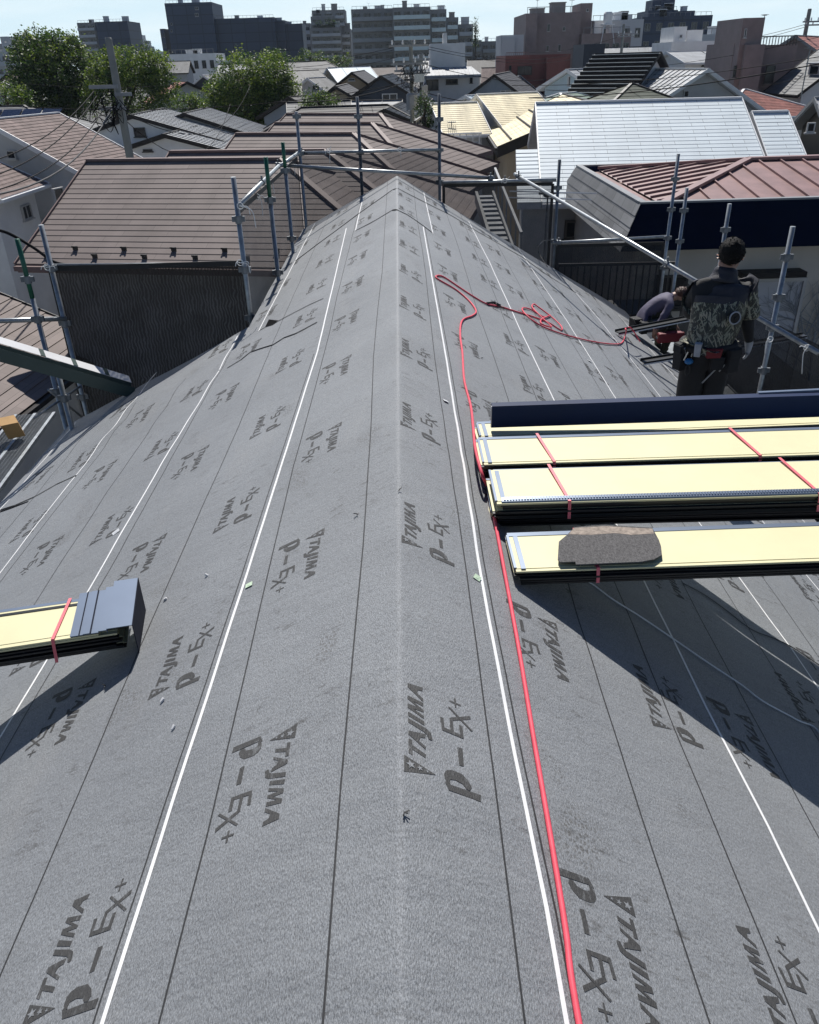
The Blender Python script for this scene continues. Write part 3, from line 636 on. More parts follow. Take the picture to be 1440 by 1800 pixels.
# ---------------------------------------------------------------- scaffold
POLES = 'scaffold standards round the roof'; RAILS = 'scaffold tubes between the standards'; SHEETS = 'mesh sheets on the scaffold'
_cp_mesh = MB(); _cp_mesh.tube([(0, 0, -.035), (0, 0, .035)], .034, 10); _cp_mesh.box((-.062, -.012, -.02), (-.03, .012, .03)); _cp_mesh.box((.03, -.012, -.02), (.062, .012, .03)); _cp_mesh.box((-.012, .03, -.02), (.012, .06, .03))
_cp = None
def standard(label, top, Y, zbot, clamps=(), greentop=0.0, rad=.0243, m='steel'):
    global _cp
    T = at(top[0], top[1], Y=Y); root = thing('scaffold_pole', label, 'scaffold pole', (T.x, T.y, zbot), POLES)
    h = T.z - zbot; mb = MB(); mb.tube([(0, 0, 0), (0, 0, h - greentop)], rad, 12)
    mb.build('tube', M[m], root, smooth=True).data.polygons.foreach_set('use_smooth', [True] * 12 + [False] * 2)
    if greentop:
        mb = MB(); mb.tube([(0, 0, h - greentop), (0, 0, h)], rad * .93, 12); mb.build('green_spigot', M['green'], root, smooth=True)
    for c in clamps:
        z = at(top[0], c, Y=Y).z - zbot if c > 60 else c
        if _cp is None: _cp = _cp_mesh.build('coupler', M['steeldark'], root); o = _cp
        else: o = _cp.copy(); COL.objects.link(o); o.parent = root
        o.location = (0, 0, z)
    return root
standard('green-tipped scaffold pole outside the low brown roof, with a level tube clamped on', (30, 420), 7.75, -6.0, (492, 562, 690), .55)
standard('scaffold pole at the outer end of the big black mesh sheet', (72, 395), 8.1, -6.0, (472, 570, 700))
standard('bare grey scaffold pole at the inner end of the big black mesh sheet', (410, 311), 8.1, -2.2, (386, 475, 560))
standard('first green-tipped pole of the row along the narrow eave', (467, 276), 9.3, -3.5, (352, 480), .42)
standard('second green-tipped pole of the row along the narrow eave, closer to the corner', (497, 250), 10.9, -3.5, (300, 420), .3)
standard('tall corner pole where the two rail directions meet behind the narrow eave', (521, 196), 13.0, -3.5, (205, 270), 0.0)
standard('tall dark gable pole just left of the roof peak', (628, 170), 13.15, -2.5, (205, 268), 0.0, m='steeldark')
standard('tall dark gable pole just right of the roof peak', (772, 165), 13.15, -2.8, (210, 264, 320), 0.0, m='steeldark')
standard('dark pole standing on the far slope below the white roof', (984, 280), 12.95, -3.0, (330, 424), m='steeldark')
standard('taller of two close poles before the navy parapet', (1193, 270), 12.6, -4.0, (315, 368, 418, 470))
standard('shorter of two close poles before the navy parapet', (1208, 330), 12.0, -4.0, (370, 424, 520))
standard('pole rising behind the head of the standing man', (1283, 358), 10.2, -4.0, (404, 450))
standard('pole standing right of the man, before the wall with bare vines', (1394, 398), 7.9, -4.0, (452, 522, 575, 650))
standard('inner pole beside the walkway, deep in shade below the gutter length', (98, 640), 7.3, -6.0, (700,))

def rail(label, a, b, rad=.0243, m='steel', clampat=()):
    a, b = Vector(a), Vector(b)
    root = thing('scaffold_rail', label, 'scaffold tube', tuple(a), RAILS)
    mb = MB(); mb.tube([a, b], rad, 12); mb.build('tube', M[m], root, world=True, smooth=True)
    for t in clampat:
        p = a.lerp(b, t); mb = MB(); d = (b - a).normalized(); mb.tube([p - d * .035, p + d * .035], rad + .012, 10); mb.bar(p + Vector((0, 0, .03)), p + Vector((0, 0, .075)), .02, .02, up=(1, 0, 0)); mb.build('clamp', M['steeldark'], root, world=True)
    return root
rail('level back tube between the gable poles, behind the roof peak', at(526, 269, Y=13.05), at(773, 263, Y=13.1), clampat=(.02, .44))
rail('long loose tube spanning over the roof peak, in front of the back tube', at(487, 290, Y=12.2), at(868, 313, Y=12.75), clampat=(.005, .985))
rail('sloping tube along the narrow eave, nearer length', at(420, 361, Y=8.1), at(490, 292, Y=11.6), clampat=(.5,))
rail('sloping tube along the narrow eave, farther length up to the corner pole', at(488, 294, Y=11.6), at(526, 268, Y=13.0))
rail('level tube from the gable pole towards the white roof house', at(778, 321, Y=13.1), at(978, 316, Y=12.95), clampat=(.55,))
rail('long bright tube running diagonally down past the man along the eave', at(905, 306, Y=12.6), at(1440, 621, Y=6.9), clampat=(.02, .62))
rail('level tube across the lower right scaffold bay', at(972, 427, Y=12.9), at(1172, 416, Y=12.85), clampat=(.05,))
rail('short tube between the two close poles', at(1168, 470, Y=12.5), at(1196, 472, Y=12.2), .018)
rail('level tube behind the low brown roof poles', at(-60, 566, Y=7.75), at(118, 560, Y=8.1), clampat=(.7,))
rail('top tube of the big black mesh sheet', at(84, 467, Y=8.13), at(432, 464, Y=8.13), .02, 'steeldark')
rail('thin brace below the gutter length', at(60, 735, Y=7.0), at(140, 680, Y=8.05), .012)
rail('second thin brace crossing below the gutter length', at(85, 685, Y=7.3), at(150, 738, Y=7.9), .012)

def sheet(label, a, b, ztop, zbot, m, hem=True, bill=.04):
    """mesh sheet hung from a to b (x, y), between two heights"""
    z0, z1 = ztop if isinstance(ztop, tuple) else (ztop, ztop); ztop = max(z0, z1)
    a, b = Vector((*a, 0)), Vector((*b, 0)); L = (b - a).length; n = max(4, int(L / .12)); k = max(4, int((ztop - zbot) / .15)); nrm = Vector((-(b - a).y, (b - a).x, 0)).normalized()
    root = thing('mesh_sheet', label, 'mesh sheet', (a.x, a.y, zbot), SHEETS)
    vs = []; uv = []
    for j in range(k + 1):
        for i in range(n + 1):
            u, v = i / n, j / k; p = a.lerp(b, u) + Vector((0, 0, (z0 + (z1 - z0) * u) * (1 - v) + zbot * v))
            p += nrm * bill * math.sin(math.pi * u) * (noise.noise((u * 3, v * 3, L)) + .3)
            vs.append(p); uv.append((u * L, v * (ztop - zbot)))
    mb = MB(); mb.raw(vs, [(j * (n + 1) + i, j * (n + 1) + i + 1, (j + 1) * (n + 1) + i + 1, (j + 1) * (n + 1) + i) for j in range(k) for i in range(n)], 0, uv)
    mb.build('woven_sheet', M[m], root, world=True, smooth=True)
    if hem:
        for (p, q) in ((a, a), (b, b)):
            mb = MB(); mb.bar(p + Vector((0, 0, zbot)) - nrm * .006, p + Vector((0, 0, ztop)) - nrm * .006, .045, .006, up=nrm); mb.build('hem', M['mesh_hem'], root, world=True)
        mb = MB(); mb.bar(a + Vector((0, 0, ztop)) - nrm * .008, b + Vector((0, 0, ztop)) - nrm * .008, .007, .05); mb.build('top_hem', M['mesh_hem'], root, world=True)
    return root
q = lambda x, y, Y: at(x, y, Y=Y)
a, b = q(88, 472, 8.12), q(430, 468, 8.12)
sheet('big black mesh sheet hanging below the brown slate roof with snow guards', (a.x, a.y), (b.x, b.y), a.z, -2.75, 'mesh_dark')
a, b = q(424, 372, 8.15), q(525, 272, 13.0)
sheet('grey see-through mesh sheet along the narrow eave', (a.x - .03, a.y), (b.x - .03, b.y), a.z, -3.0, 'mesh_thin')
a, b = q(530, 274, 13.08), q(772, 268, 13.12)
sheet('thin see-through mesh sheet behind the roof peak', (a.x, a.y), (b.x, b.y), a.z, -1.6, 'mesh_thin', hem=False)
a, b = q(780, 326, 13.14), q(972, 321, 13.0)
sheet('see-through mesh sheet on the gable between roof peak and white roof', (a.x, a.y), (b.x, b.y), a.z, -2.6, 'mesh_thin')
a, b = q(980, 432, 12.92), q(1168, 421, 12.88)
sheet('dark mesh sheet of the lower right bay in front of a balcony railing', (a.x, a.y), (b.x, b.y), a.z, -4.2, 'mesh_mid')
sheet('long dark mesh sheet along the right eave behind both men', (4.35, 12.3), (4.15, 3.0), -1.55, -4.6, 'mesh_mid', hem=False)
ra, rb2 = at(905, 306, Y=12.6), at(1440, 621, Y=6.9); ra, rb2 = ra.lerp(rb2, .71), ra.lerp(rb2, 1.12)
sheet('dark mesh sheet hung from the long diagonal tube, right of the standing man', (ra.x + .6, ra.y + .9), (rb2.x + .7, rb2.y + .9), (ra.z - .38, rb2.z - .32), -4.6, 'mesh_mid', hem=False)
# white ties on the tubes
TIE = 'white cord ties on the scaffold'
def tie(label, px, Y, drops):
    c = at(*px, Y=Y); mb = MB()
    mb.tube([c + Vector((.03 * math.cos(t), .01, .03 * math.sin(t))) for t in [k * .7 for k in range(10)]], .004, 5)
    for dx, dy in drops:
        e = at(px[0] + dx, px[1] + dy, Y=Y); m_ = at(px[0] + dx * .75, px[1] + dy * .3 - 3, Y=Y)
        mb.tube(smoothpath([c, m_, e], 5), .004, 5)
    tag(mb.build('cord_tie', M['cord'], smooth=True), label, 'cord', TIE)
tie('white cord tied to the first tube beside the bare grey pole', (422, 362), 8.05, [(18, 15), (28, 38)])
tie('white cord hanging from the middle of the narrow eave tube', (452, 346), 9.2, [(12, 2), (10, 34)])
tie('white cord at the coupling of the second green-tipped pole', (470, 318), 10.6, [(10, 4), (12, 22)])
tie('white cord at the corner pole coupling', (505, 285), 12.4, [(14, 22), (6, 6)])
tie('white cord at the inner end of the black sheet top', (422, 462), 8.02, [(16, 2), (18, 18), (-8, 6)])
tie('white cord at the outer end of the black sheet top', (82, 470), 8.02, [(15, 2), (-10, 4), (6, 8)])
tie('white cord on the diagonal tube where it crosses the last pole', (1355, 597), 7.7, [(-6, 4), (-10, 24)])
tie('white cord knotted on the diagonal tube at the frame edge', (1420, 612), 7.0, [(-14, -2), (2, -6), (-10, 45), (8, 3)])
tie('white cord on the level tube by the cream house', (888, 318), 12.9, [(8, -8), (-6, 4)])
tie('white cord on the back tube left of the first gable pole', (578, 265), 13.0, [(4, -9), (2, 22), (-6, 6)])
tie('white cord on the back tube right of the first gable pole', (703, 263), 13.0, [(2, 14), (-5, 3)])
# gutter length leaning on the roof, left
A, B = at(228, 684, Y=7.55), at(-80, 596, Y=6.5)
d = (B - A).normalized(); sd_ = d.cross(Vector((0, 0, 1))).normalized(); up_ = sd_.cross(d)
root = thing('gutter_length', 'square gutter length leaning onto the left slope, bright top and dark green side', 'gutter', tuple(A))
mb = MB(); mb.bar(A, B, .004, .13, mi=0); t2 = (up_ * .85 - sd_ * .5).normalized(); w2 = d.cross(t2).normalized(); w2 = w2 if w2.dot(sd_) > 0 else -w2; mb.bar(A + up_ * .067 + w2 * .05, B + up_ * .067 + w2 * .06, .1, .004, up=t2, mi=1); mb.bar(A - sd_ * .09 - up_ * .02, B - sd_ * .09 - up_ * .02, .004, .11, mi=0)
M['guttergreen'] = mat('dark_green_coated_metal', (0.045, 0.075, 0.066), 0.45, var=0.12)
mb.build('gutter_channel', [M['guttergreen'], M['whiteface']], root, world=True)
for t in (.36, .16, .55): mb = MB(); mb.bar(A.lerp(B, t) + up_ * .071 + w2 * .004, A.lerp(B, t) + up_ * .071 + w2 * .1, .045, .006, up=t2); mb.build('joint_clip', M['guttergreen'], root, world=True)
# walkway with expanded-metal deck and a cardboard box
c0 = at(96, 726, Z=-2.6); c1 = at(0, 858, Z=-2.6)
d = (c1 - c0); d.z = 0; d.normalize(); n_ = Vector((-d.y, d.x, 0)); n_ = n_ if n_.x < 0 else -n_
root = thing('scaffold_walkway', 'steel mesh scaffold walkway below the left eave', 'walkway', tuple(c0))
mb = MB(); W_, L_ = .55, 2.6
Pq = lambda a, b, c: c0 + d * (a - .05) + n_ * b + Vector((0, 0, c))
for b0 in (0, W_ / 2 - .02, W_ - .04): mb.hexa([Pq(0, b0, -.05), Pq(L_, b0, -.05), Pq(L_, b0 + .04, -.05), Pq(0, b0 + .04, -.05), Pq(0, b0, 0), Pq(L_, b0, 0), Pq(L_, b0 + .04, 0), Pq(0, b0 + .04, 0)])
mb.build('side_rail', M['steel'], root, world=True)
mb = MB()
for k in range(int(L_ / .03)): mb.bar(Pq(k * .03, .02, -.012), Pq(k * .03 + .03, W_ - .02, -.012), .004, .006)
for k in range(int(W_ / .045)): mb.bar(Pq(0, .03 + k * .045, -.014), Pq(L_, .03 + k * .045, -.014), .004, .006)
mb.build('mesh_deck', M['steeldark'], root, world=True)
root = thing('cardboard_box', 'open tan cardboard box tipped over on the scaffold walkway', 'box', tuple(at(15, 770, Z=-2.55)))
mb = MB()
ez = at(15, 772, Z=-2.55)
bx, by, bz = Vector((.17, .1, 0)), Vector((-.09, .13, .05)), Vector((-.02, -.05, .2))
for o_, u_, v_ in ((ez, bx, by), (ez, bx, bz), (ez + by, bx, bz), (ez + bz, bx, by), (ez + bx, by, bz)):
    n2 = u_.cross(v_).normalized() * .004
    mb.hexa([o_, o_ + u_, o_ + u_ + v_, o_ + v_, o_ + n2, o_ + u_ + n2, o_ + u_ + v_ + n2, o_ + v_ + n2])
mb.build('carton', M['cardboard'], root, world=True)
mb = MB(); f1 = ez + bz; mb.hexa([f1, f1 + by, f1 + by - bx * .5 + Vector((0, 0, -.05)), f1 - bx * .5 + Vector((0, 0, -.05)), f1 + Vector((0, 0, .004)), f1 + by + Vector((0, 0, .004)), f1 + by - bx * .5 + Vector((0, 0, -.046)), f1 - bx * .5 + Vector((0, 0, -.046))])
mb.build('flap', M['cardboard'], root, world=True)
# ---------------------------------------------------------------- houses around, each a thing with walls, roof, windows
def plane_hit(x, y, p, n):
    d = ray(x, y); t = (p - EYE).dot(n) / d.dot(n); return EYE + d * t
_win = {}
def window_at(root, lc, ang, wd, ht, frame='alu', pane='glass', mull=1):
    """window part (frame with sill) and its pane sub-part, facing local -y turned by ang; local centre lc"""
    key = (round(wd, 2), round(ht, 2), frame, pane, mull); sc_ = wd * 0.04 + 0.015
    if key not in _win:
        mb = MB(); a, b = wd / 2, ht / 2; f = max(.035, min(.08, wd * .06))
        for p, q in (((-a, -b), (-a + f, b)), ((a - f, -b), (a, b)), ((-a + f, -b), (a - f, -b + f)), ((-a + f, b - f), (a - f, b))): mb.box((p[0], -.07, p[1]), (q[0], .03, q[1]))
        if mull and wd > .6: mb.box((-f / 2, -.05, -b + f), (f / 2, .02, b - f))
        mb.box((-a - .05, -.11, -b - .05), (a + .05, .02, -b - .003))
        w_ = mb.build('window', M[frame], root)
        mb = MB(); mb.box((-a + f, -.028, -b + f), (-f / 2 if mull and wd > .6 else a - f, .0, b - f))
        if mull and wd > .6: mb.box((f / 2, -.028, -b + f), (a - f, .0, b - f))
        p_ = mb.build('pane', M[pane], w_)
        _win[key] = (w_, p_)
    else:
        w0, p0 = _win[key]; w_ = w0.copy(); COL.objects.link(w_); w_.parent = root
        p_ = p0.copy(); COL.objects.link(p_); p_.parent = w_
    w_.location = lc; w_.rotation_euler = (0, 0, ang); return w_
def windows(root, rm, faces, wins):
    """wins: (face, x0, y0, x1, y1[, frame[, pane]]) in photo pixels, hit on the wall plane of that face"""
    for wn in wins:
        f = wn[0]; p, n, ang = faces[f]
        wp = rm @ Vector(p); wnm = (rm.to_3x3() @ Vector(n)).normalized()
        c = [plane_hit(x, y, wp, wnm) for x, y in ((wn[1], wn[2]), (wn[3], wn[2]), (wn[1], wn[4]), (wn[3], wn[4]))]
        wd = ((c[1] - c[0]).length + (c[3] - c[2]).length) / 2; ht = (abs(c[0].z - c[2].z) + abs(c[1].z - c[3].z)) / 2
        m_ = (c[0] + c[1] + c[2] + c[3]) / 4
        lc = rm.inverted() @ m_
        window_at(root, lc + Vector(n) * .012, ang, wd, ht, *(wn[5:]))
def courses(mb, RA, RB, EA, EB, course, lift, mi=0):
    RA, RB, EA, EB = Vector(RA), Vector(RB), Vector(EA), Vector(EB)
    L = ((EA + EB) / 2 - (RA + RB) / 2).length; n = max(1, round(L / course))
    nr = (EB - EA).cross((RA + RB) / 2 - (EA + EB) / 2).normalized()
    if nr.z < 0: nr = -nr
    eu = (EB - EA).normalized()
    for k in range(n):
        v0, v1 = k / n, (k + 1) / n
        a, b, c, d = RA.lerp(EA, v0), RB.lerp(EB, v0), RB.lerp(EB, v1), RA.lerp(EA, v1)
        c2, d2 = c + nr * lift, d + nr * lift
        u = lambda p, v: ((p - EA).dot(eu), -v * L)
        e = .002
        mb.face([a, d2, c2, b], mi, [u(a, v0 + e), u(d, v1 - e), u(c, v1 - e), u(b, v0 + e)])
        mb.face([d2, d, c, c2], mi, [u(d, v1 - e), u(d, v1 - e), u(c, v1 - e), u(c, v1 - e)])
def seams(mb, RA, RB, EA, EB, gap, hgt=.035, wd=.03, mi=0):
    RA, RB, EA, EB = Vector(RA), Vector(RB), Vector(EA), Vector(EB); n = max(2, round((EB - EA).length / gap)); eu = (EB - EA).normalized()
    nr = (EB - EA).cross(RA - EA).normalized(); nr = nr if nr.z > 0 else -nr; L = (EB - EA).length
    r0, r1 = (RA - EA).dot(eu), (RB - EA).dot(eu)
    for k in range(n + 1):
        u = L * k / n
        e = EA + eu * u
        if u < r0 - 1e-6 and r0 > 1e-3: top = EA.lerp(RA, u / r0)
        elif u > r1 + 1e-6 and L - r1 > 1e-3: top = EB.lerp(RB, (L - u) / (L - r1))
        else:
            rl = r1 - r0; top = RA.lerp(RB, (u - r0) / rl) if rl > 1e-6 else RA
        if (top - e).length > .15: mb.bar(e + nr * hgt / 2, top + nr * hgt / 2, wd, hgt, up=nr, mi=mi)
def house(label, A, B, ze, W, wall, roof, hl=0, hr=0, ov=.45, og=.35, course=.2, lift=.012, trim='trim_dark', wins=(), style='course', gap=.45, cap=None, Wb=None, gutter=True, name='house', cat='house', group=None, fascia=.16):
    A, B = Vector(A), Vector(B); zr = A.z; B.z = zr
    d = B - A; L = d.length; rz = math.atan2(d.y, d.x); Wb = Wb or W
    c = (A + B) / 2; root = thing(name, label, cat, (c.x, c.y, G), group, rz)
    rm = Matrix.Translation((c.x, c.y, G)) @ Matrix.Rotation(rz, 4, 'Z')
    R_, E_ = zr - G, ze - G; h = L / 2
    EB_ = R_ - (R_ - E_) * Wb / W
    xl, xr = -h - (W if hl else 0), h + (W if hr else 0)
    rb = MB(); TH = fascia
    planes = [((-h, 0, R_), (h, 0, R_), (xl, -W, E_), (xr, -W, E_)), ((h, 0, R_), (-h, 0, R_), (xr, Wb, EB_), (xl, Wb, EB_))]
    if hl: planes.append(((-h, 0, R_), (-h, 0, R_), (xl, Wb, EB_), (xl, -W, E_)))
    if hr: planes.append(((h, 0, R_), (h, 0, R_), (xr, -W, E_), (xr, Wb, EB_)))
    for p in planes:
        RA, RB, EA, EB = (Vector(q) for q in p)
        if style == 'course': courses(rb, RA, RB, EA, EB, course, lift)
        else:
            eu = (EB - EA).normalized(); L2 = ((EA + EB) / 2 - (RA + RB) / 2).length
            rb.face([RA, EA, EB, RB] if (RA - RB).length > .01 else [RA, EA, EB], 0, [((q - EA).dot(eu), 0 if i in (1, 2) else L2) for i, q in enumerate([RA, EA, EB, RB] if (RA - RB).length > .01 else [RA, EA, EB])])
            seams(rb, RA, RB, EA, EB, gap)
        dn = Vector((0, 0, -TH))
        up0 = Vector((0, 0, -.004))
        if (RA - RB).length > .01: rb.raw([RA + up0, RB + up0, EB + up0, EA + up0, RA + dn, RB + dn, EB + dn, EA + dn], [(4, 5, 6, 7), (3, 2, 6, 7), (0, 3, 7, 4), (2, 1, 5, 6)], 1)
        else: rb.raw([RA + up0, EB + up0, EA + up0, RA + dn, EB + dn, EA + dn], [(3, 4, 5), (2, 1, 4, 5)], 1)
    rf = rb.build('roof', [M[roof], M[trim]], root)
    cb = MB(); cp = M[cap or trim]
    cb.bar((-h - .01, 0, R_ + .012), (h + .01, 0, R_ + .012), .16, .05)
    for s, hp in ((-1, hl), (1, hr)):
        if hp:
            for y_, z_ in ((-W, E_), (Wb, EB_)): cb.bar((s * h, 0, R_ + .015), (s * (h + W), y_, z_ + .02), .13, .05)
        else:
            for y_, z_ in ((-W, E_), (Wb, EB_)): cb.bar((s * (h + .012), 0, R_ - .03), (s * (h + .012), y_ - (.01 if y_ < 0 else -.01), z_ - .03), .028, .13)
    cb.build('ridge_cap', cp, rf)
    if gutter:
        gb = MB(); gb.bar((xl, -W - .055, E_ - .07), (xr, -W - .055, E_ - .07), .1, .09); gb.build('gutter', M[trim], root)
    wl = MB(); a, b = -W + ov, Wb - ov; ox0, ox1 = xl + (ov if hl else og), xr - (ov if hr else og)
    zt = lambda y: (R_ - (R_ - E_) * abs(y) / W) - TH - .02
    if not hl and not hr: wl.prism([(0, a, 0), (0, b, 0), (0, b, zt(b)), (0, 0, zt(0)), (0, a, zt(a))], (ox0, 0, 0), (ox1, 0, 0))
    else:
        wl.box((ox0, a, 0), (ox1, b, min(zt(a), zt(b))))
        for s, hp, x0 in ((-1, hl, ox0), (1, hr, ox1)):
            if not hp: z0 = min(zt(a), zt(b)) + .001; wl.prism([(0, a, z0), (0, b, z0), (0, 0, zt(0))], (x0 - s * .002, 0, 0), (x0 - s * .15, 0, 0))
    wl.build('wall', M[wall], root)
    faces = {'F': ((0, a, 0), (0, -1, 0), 0), 'B': ((0, b, 0), (0, 1, 0), math.pi), 'L': ((ox0, 0, 0), (-1, 0, 0), -math.pi / 2), 'R': ((ox1, 0, 0), (1, 0, 0), math.pi / 2)}
    windows(root, rm, faces, wins)
    root['_'] = 0; del root['_']
    return root, rm, (h, W, R_, E_, a, ox0, ox1)
def rg(x1, y1, x2, y2, Y1=None, Y2=None, Z=None):
    A = at(x1, y1, Y=Y1) if Y1 is not None else at(x1, y1, Z=Z)
    B = at(x2, y2, Y=Y2) if Y2 is not None else at(x2, y2, Z=A.z)
    B.z = A.z; return A, B
def from_eave(p1, p2, Z, W, rise):
    a, b = at(*p1, Z=Z), at(*p2, Z=Z); d = (b - a).normalized(); n = Vector((-d.y, d.x, 0)) * W
    return a + n + Vector((0, 0, rise)), b + n + Vector((0, 0, rise))
# --- five brown hipped roofs stepping away behind the roof peak
BR = 'brown slate hipped houses in a stepped row'
bro = [((155, 282), (493, 279), 0, 'nearest brown slate house, wide roof with rows of black snow guards at its eave'),
       ((300, 267), (571, 264), 0, 'second brown slate house of the stepped row, ridge just above the nearest'),
       ((416, 235), (620, 234), 0, 'third brown slate house of the stepped row, middle ridge'),
       ((485, 216), (653, 216), 0, 'fourth brown slate house of the stepped row, second from the back'),
       ((505, 200), (668, 200), 0, 'backmost brown slate house of the stepped row, highest ridge in the picture')]
for k, (p, q_, Y, lab) in enumerate(bro):
    A = at(*p, Z=-.21); B = at(*q_, Z=-.21)
    r_, rm, inf = house(lab, A, B, -1.67, 3.25, 'offwhite', 'r_brown', hr=1, course=.195, lift=.008, trim='trim_brown', group=BR)
    if k == 0:
        h, W, Rz, Ez = inf[:4]
        for i in range(12):
            t = .88 if i % 2 else .945; x = -h + .55 + i * .5
            mb = MB(); z = Rz - (Rz - Ez) * t; mb.box((-.05, -.01, 0), (.05, .012, .07)); mb.box((-.015, .0125, 0), (.015, .12, .03)); mb.box((-.06, -.03, .045), (-.03, -.0105, .075)); mb.box((.03, -.03, .045), (.06, -.0105, .075))
            o = mb.build('snow_guard', M['black'], r_); o.location = (x, -W * t, z + .012)
# --- white slate house and neighbours on the right
A, B = rg(942, 181, 1303, 172, Y1=26.0, Y2=25.45)
wh, rmw, inf = house('white slate roofed house, widest pale roof right of the peak, grey walls', A, B, A.z - 2.03, 4.7, 'midgrey', 'r_white', trim='trim_white', cap='trim_white', course=.19, lift=.007, Wb=3.2,
      wins=[('F', 992, 386, 1066, 419, 'darkframe')])
h, W, Rz, Ez = inf[:4]; mb = MB(); f = lambda x, t: Vector((x, -W * t, Rz - (Rz - Ez) * t))
courses(mb, f(-h - .62, .5), f(-h - .03, .5), f(-h - .62, 1.0), f(-h - .03, 1.0), .19, .012); mb.raw([f(-h - .62, .5) + Vector((0, 0, -.01)), f(-h - .03, .5) + Vector((0, 0, -.01)), f(-h - .03, 1) + Vector((0, 0, -.01)), f(-h - .62, 1) + Vector((0, 0, -.01)), f(-h - .62, .5) + Vector((0, 0, -.16)), f(-h - .03, .5) + Vector((0, 0, -.16)), f(-h - .03, 1) + Vector((0, 0, -.16)), f(-h - .62, 1) + Vector((0, 0, -.16))], [(4, 5, 6, 7), (3, 2, 6, 7), (0, 3, 7, 4), (0, 1, 5, 4)], 1)
mb.build('side_roof', [M['r_white'], M['trim_white']], wh)
mb = MB(); mb.box((-h - .45, -W + .46, 0), (-h + .349, -W * .5 - .1, Rz - (Rz - Ez) * .95 - .05)); mb.build('side_wall', M['offwhite'], wh)
A2 = at(1322, 197, Y=25.0); B2 = at(1384, 197, Y=24.9); B2.z = A2.z
house('small white slate side wing attached low at the right of the white roofed house', A2, B2, A2.z - 1.75, 3.9, 'offwhite', 'r_white', trim='trim_white', cap='trim_white', course=.19, lift=.007, Wb=2.5)
A, B = rg(757, 182, 838, 182, Y1=44.5, Y2=44.9)
house('white walled house under a cream slate roof with snow guards, lower left part', A, B, A.z - 1.25, 2.9, 'offwhite', 'r_cream', trim='trim_white', cap='trim_white', wins=[('F', 788, 232, 801, 255), ('F', 803, 232, 815, 255)])
A, B = rg(838, 166, 944, 163, Y1=46.5, Y2=47.5)
house('cream slate roofed house with the higher ridge, joining the lower cream roof', A, B, A.z - 1.75, 4.4, 'offwhite', 'r_cream', trim='trim_white', cap='trim_white')
A, B = from_eave((853, 226), (875, 259), -1.75, 4.0, 1.5)
r_, rm, inf = house('beige walled house under a cream roof worn by rows of dark marks, thick brown eave', A, B, -1.75, 4.0, 'tan', 'r_cream', trim='trim_dark', cap='trim_dark', fascia=.4, og=.4, wins=[('F', 857, 248, 862, 300, 'darkframe'), ('F', 865, 262, 870, 310, 'darkframe')])
h, W, Rz, Ez = inf[:4]
for t in (.25, .45, .62, .85):
    mb = MB(); f = lambda x, t: Vector((x, -W * t, Rz - (Rz - Ez) * t + .05)); pts = [f(-h + .4 + k * .22, t + .012 * (k % 2)) for k in range(int((2 * h - .8) / .22) + 1)]
    mb.tube(pts, .03, 5); mb.build('snow_rail', M['black'], r_)
# balcony of the white walled cream house
root = thing('balcony', 'small white railed balcony below the cream slate roof', 'balcony', tuple(at(820, 290, Y=40.6)))
mb = MB(); c0, c1 = at(797, 290, Y=40.6), at(842, 290, Y=40.6)
mb.box((c0.x, 40.6, c0.z), (c1.x, 41.7, c0.z + .15)); mb.build('slab', M['white'], root, world=True)
mb = MB(); mb.box((c0.x + .05, 40.62, c0.z + .151), (c1.x - .05, 40.66, c0.z + .95)); mb.build('panel', M['bluegrey'], root, world=True)
mb = MB()
for x in [c0.x + (c1.x - c0.x) * k / 4 for k in range(5)]: mb.box((x - .025, 40.55, c0.z + .151), (x + .025, 40.6, c0.z + 1.3))
mb.box((c0.x - .3, 40.5, c0.z + 1.3), (c1.x + .1, 40.6, c0.z + 1.36)); mb.build('railing', M['trim_white'], root, world=True)
mb = MB(); mb.box((c0.x + .1, 41.0, G), (c0.x + .25, 41.15, c0.z - .001)); mb.box((c1.x - .25, 41.0, G), (c1.x - .1, 41.15, c0.z - .001)); mb.build('post', M['white'], root, world=True)

# --- parapet house with the red-brown sheet roof
X0, X1, YA, YB = 4.56, 12.5, 15.85, 22.0
zt_ = at(1125, 359, Y=YA).z; zb_ = at(1110, 440, Y=YA - .3).z
ph = thing('house', 'flat parapet house with navy front band and a red-brown sheet metal roof inside', 'house', (8.6, 18.9, G))
mb = MB(); ot = .38
o0 = [(X0, YA), (X1, YA), (X1, YB), (X0, YB)]; o1 = [(X0 - ot, YA - ot), (X1 + ot, YA - ot), (X1 + ot, YB + ot), (X0 - ot, YB + ot)]
for k, mi in ((0, 0), (1, 1), (2, 1), (3, 1)):
    a, b = o0[k], o0[(k + 1) % 4]; c, d = o1[(k + 1) % 4], o1[k]
    nrow = 4
    for r_ in range(nrow):
        t0, t1 = r_ / nrow, (r_ + 1) / nrow; L_ = lambda p, q_, t: Vector((p[0] + (q_[0] - p[0]) * t, p[1] + (q_[1] - p[1]) * t, zt_ + (zb_ - zt_) * t))
        n_ = Vector((b[1] - a[1], a[0] - b[0], 0)).normalized() * .014
        mb.face([L_(a, d, t0), L_(a, d, t1) + n_, L_(b, c, t1) + n_, L_(b, c, t0)], mi, [(0, t0), (0, t1), (4, t1), (4, t0)])
        mb.face([L_(a, d, t1) + n_, L_(a, d, t1), L_(b, c, t1), L_(b, c, t1) + n_], mi)
mb.face([(x, y, zb_) for x, y in o1], 2)
M['mansard_grey'] = roofmat('grey_band_slates', (0.2, 0.205, 0.21), bw=.5, row=.3, var=.15, joint=.4)
mb.build('parapet_band', [M['navy_dark'], M['mansard_grey'], M['trim_dark']], ph, world=True)
mb = MB()
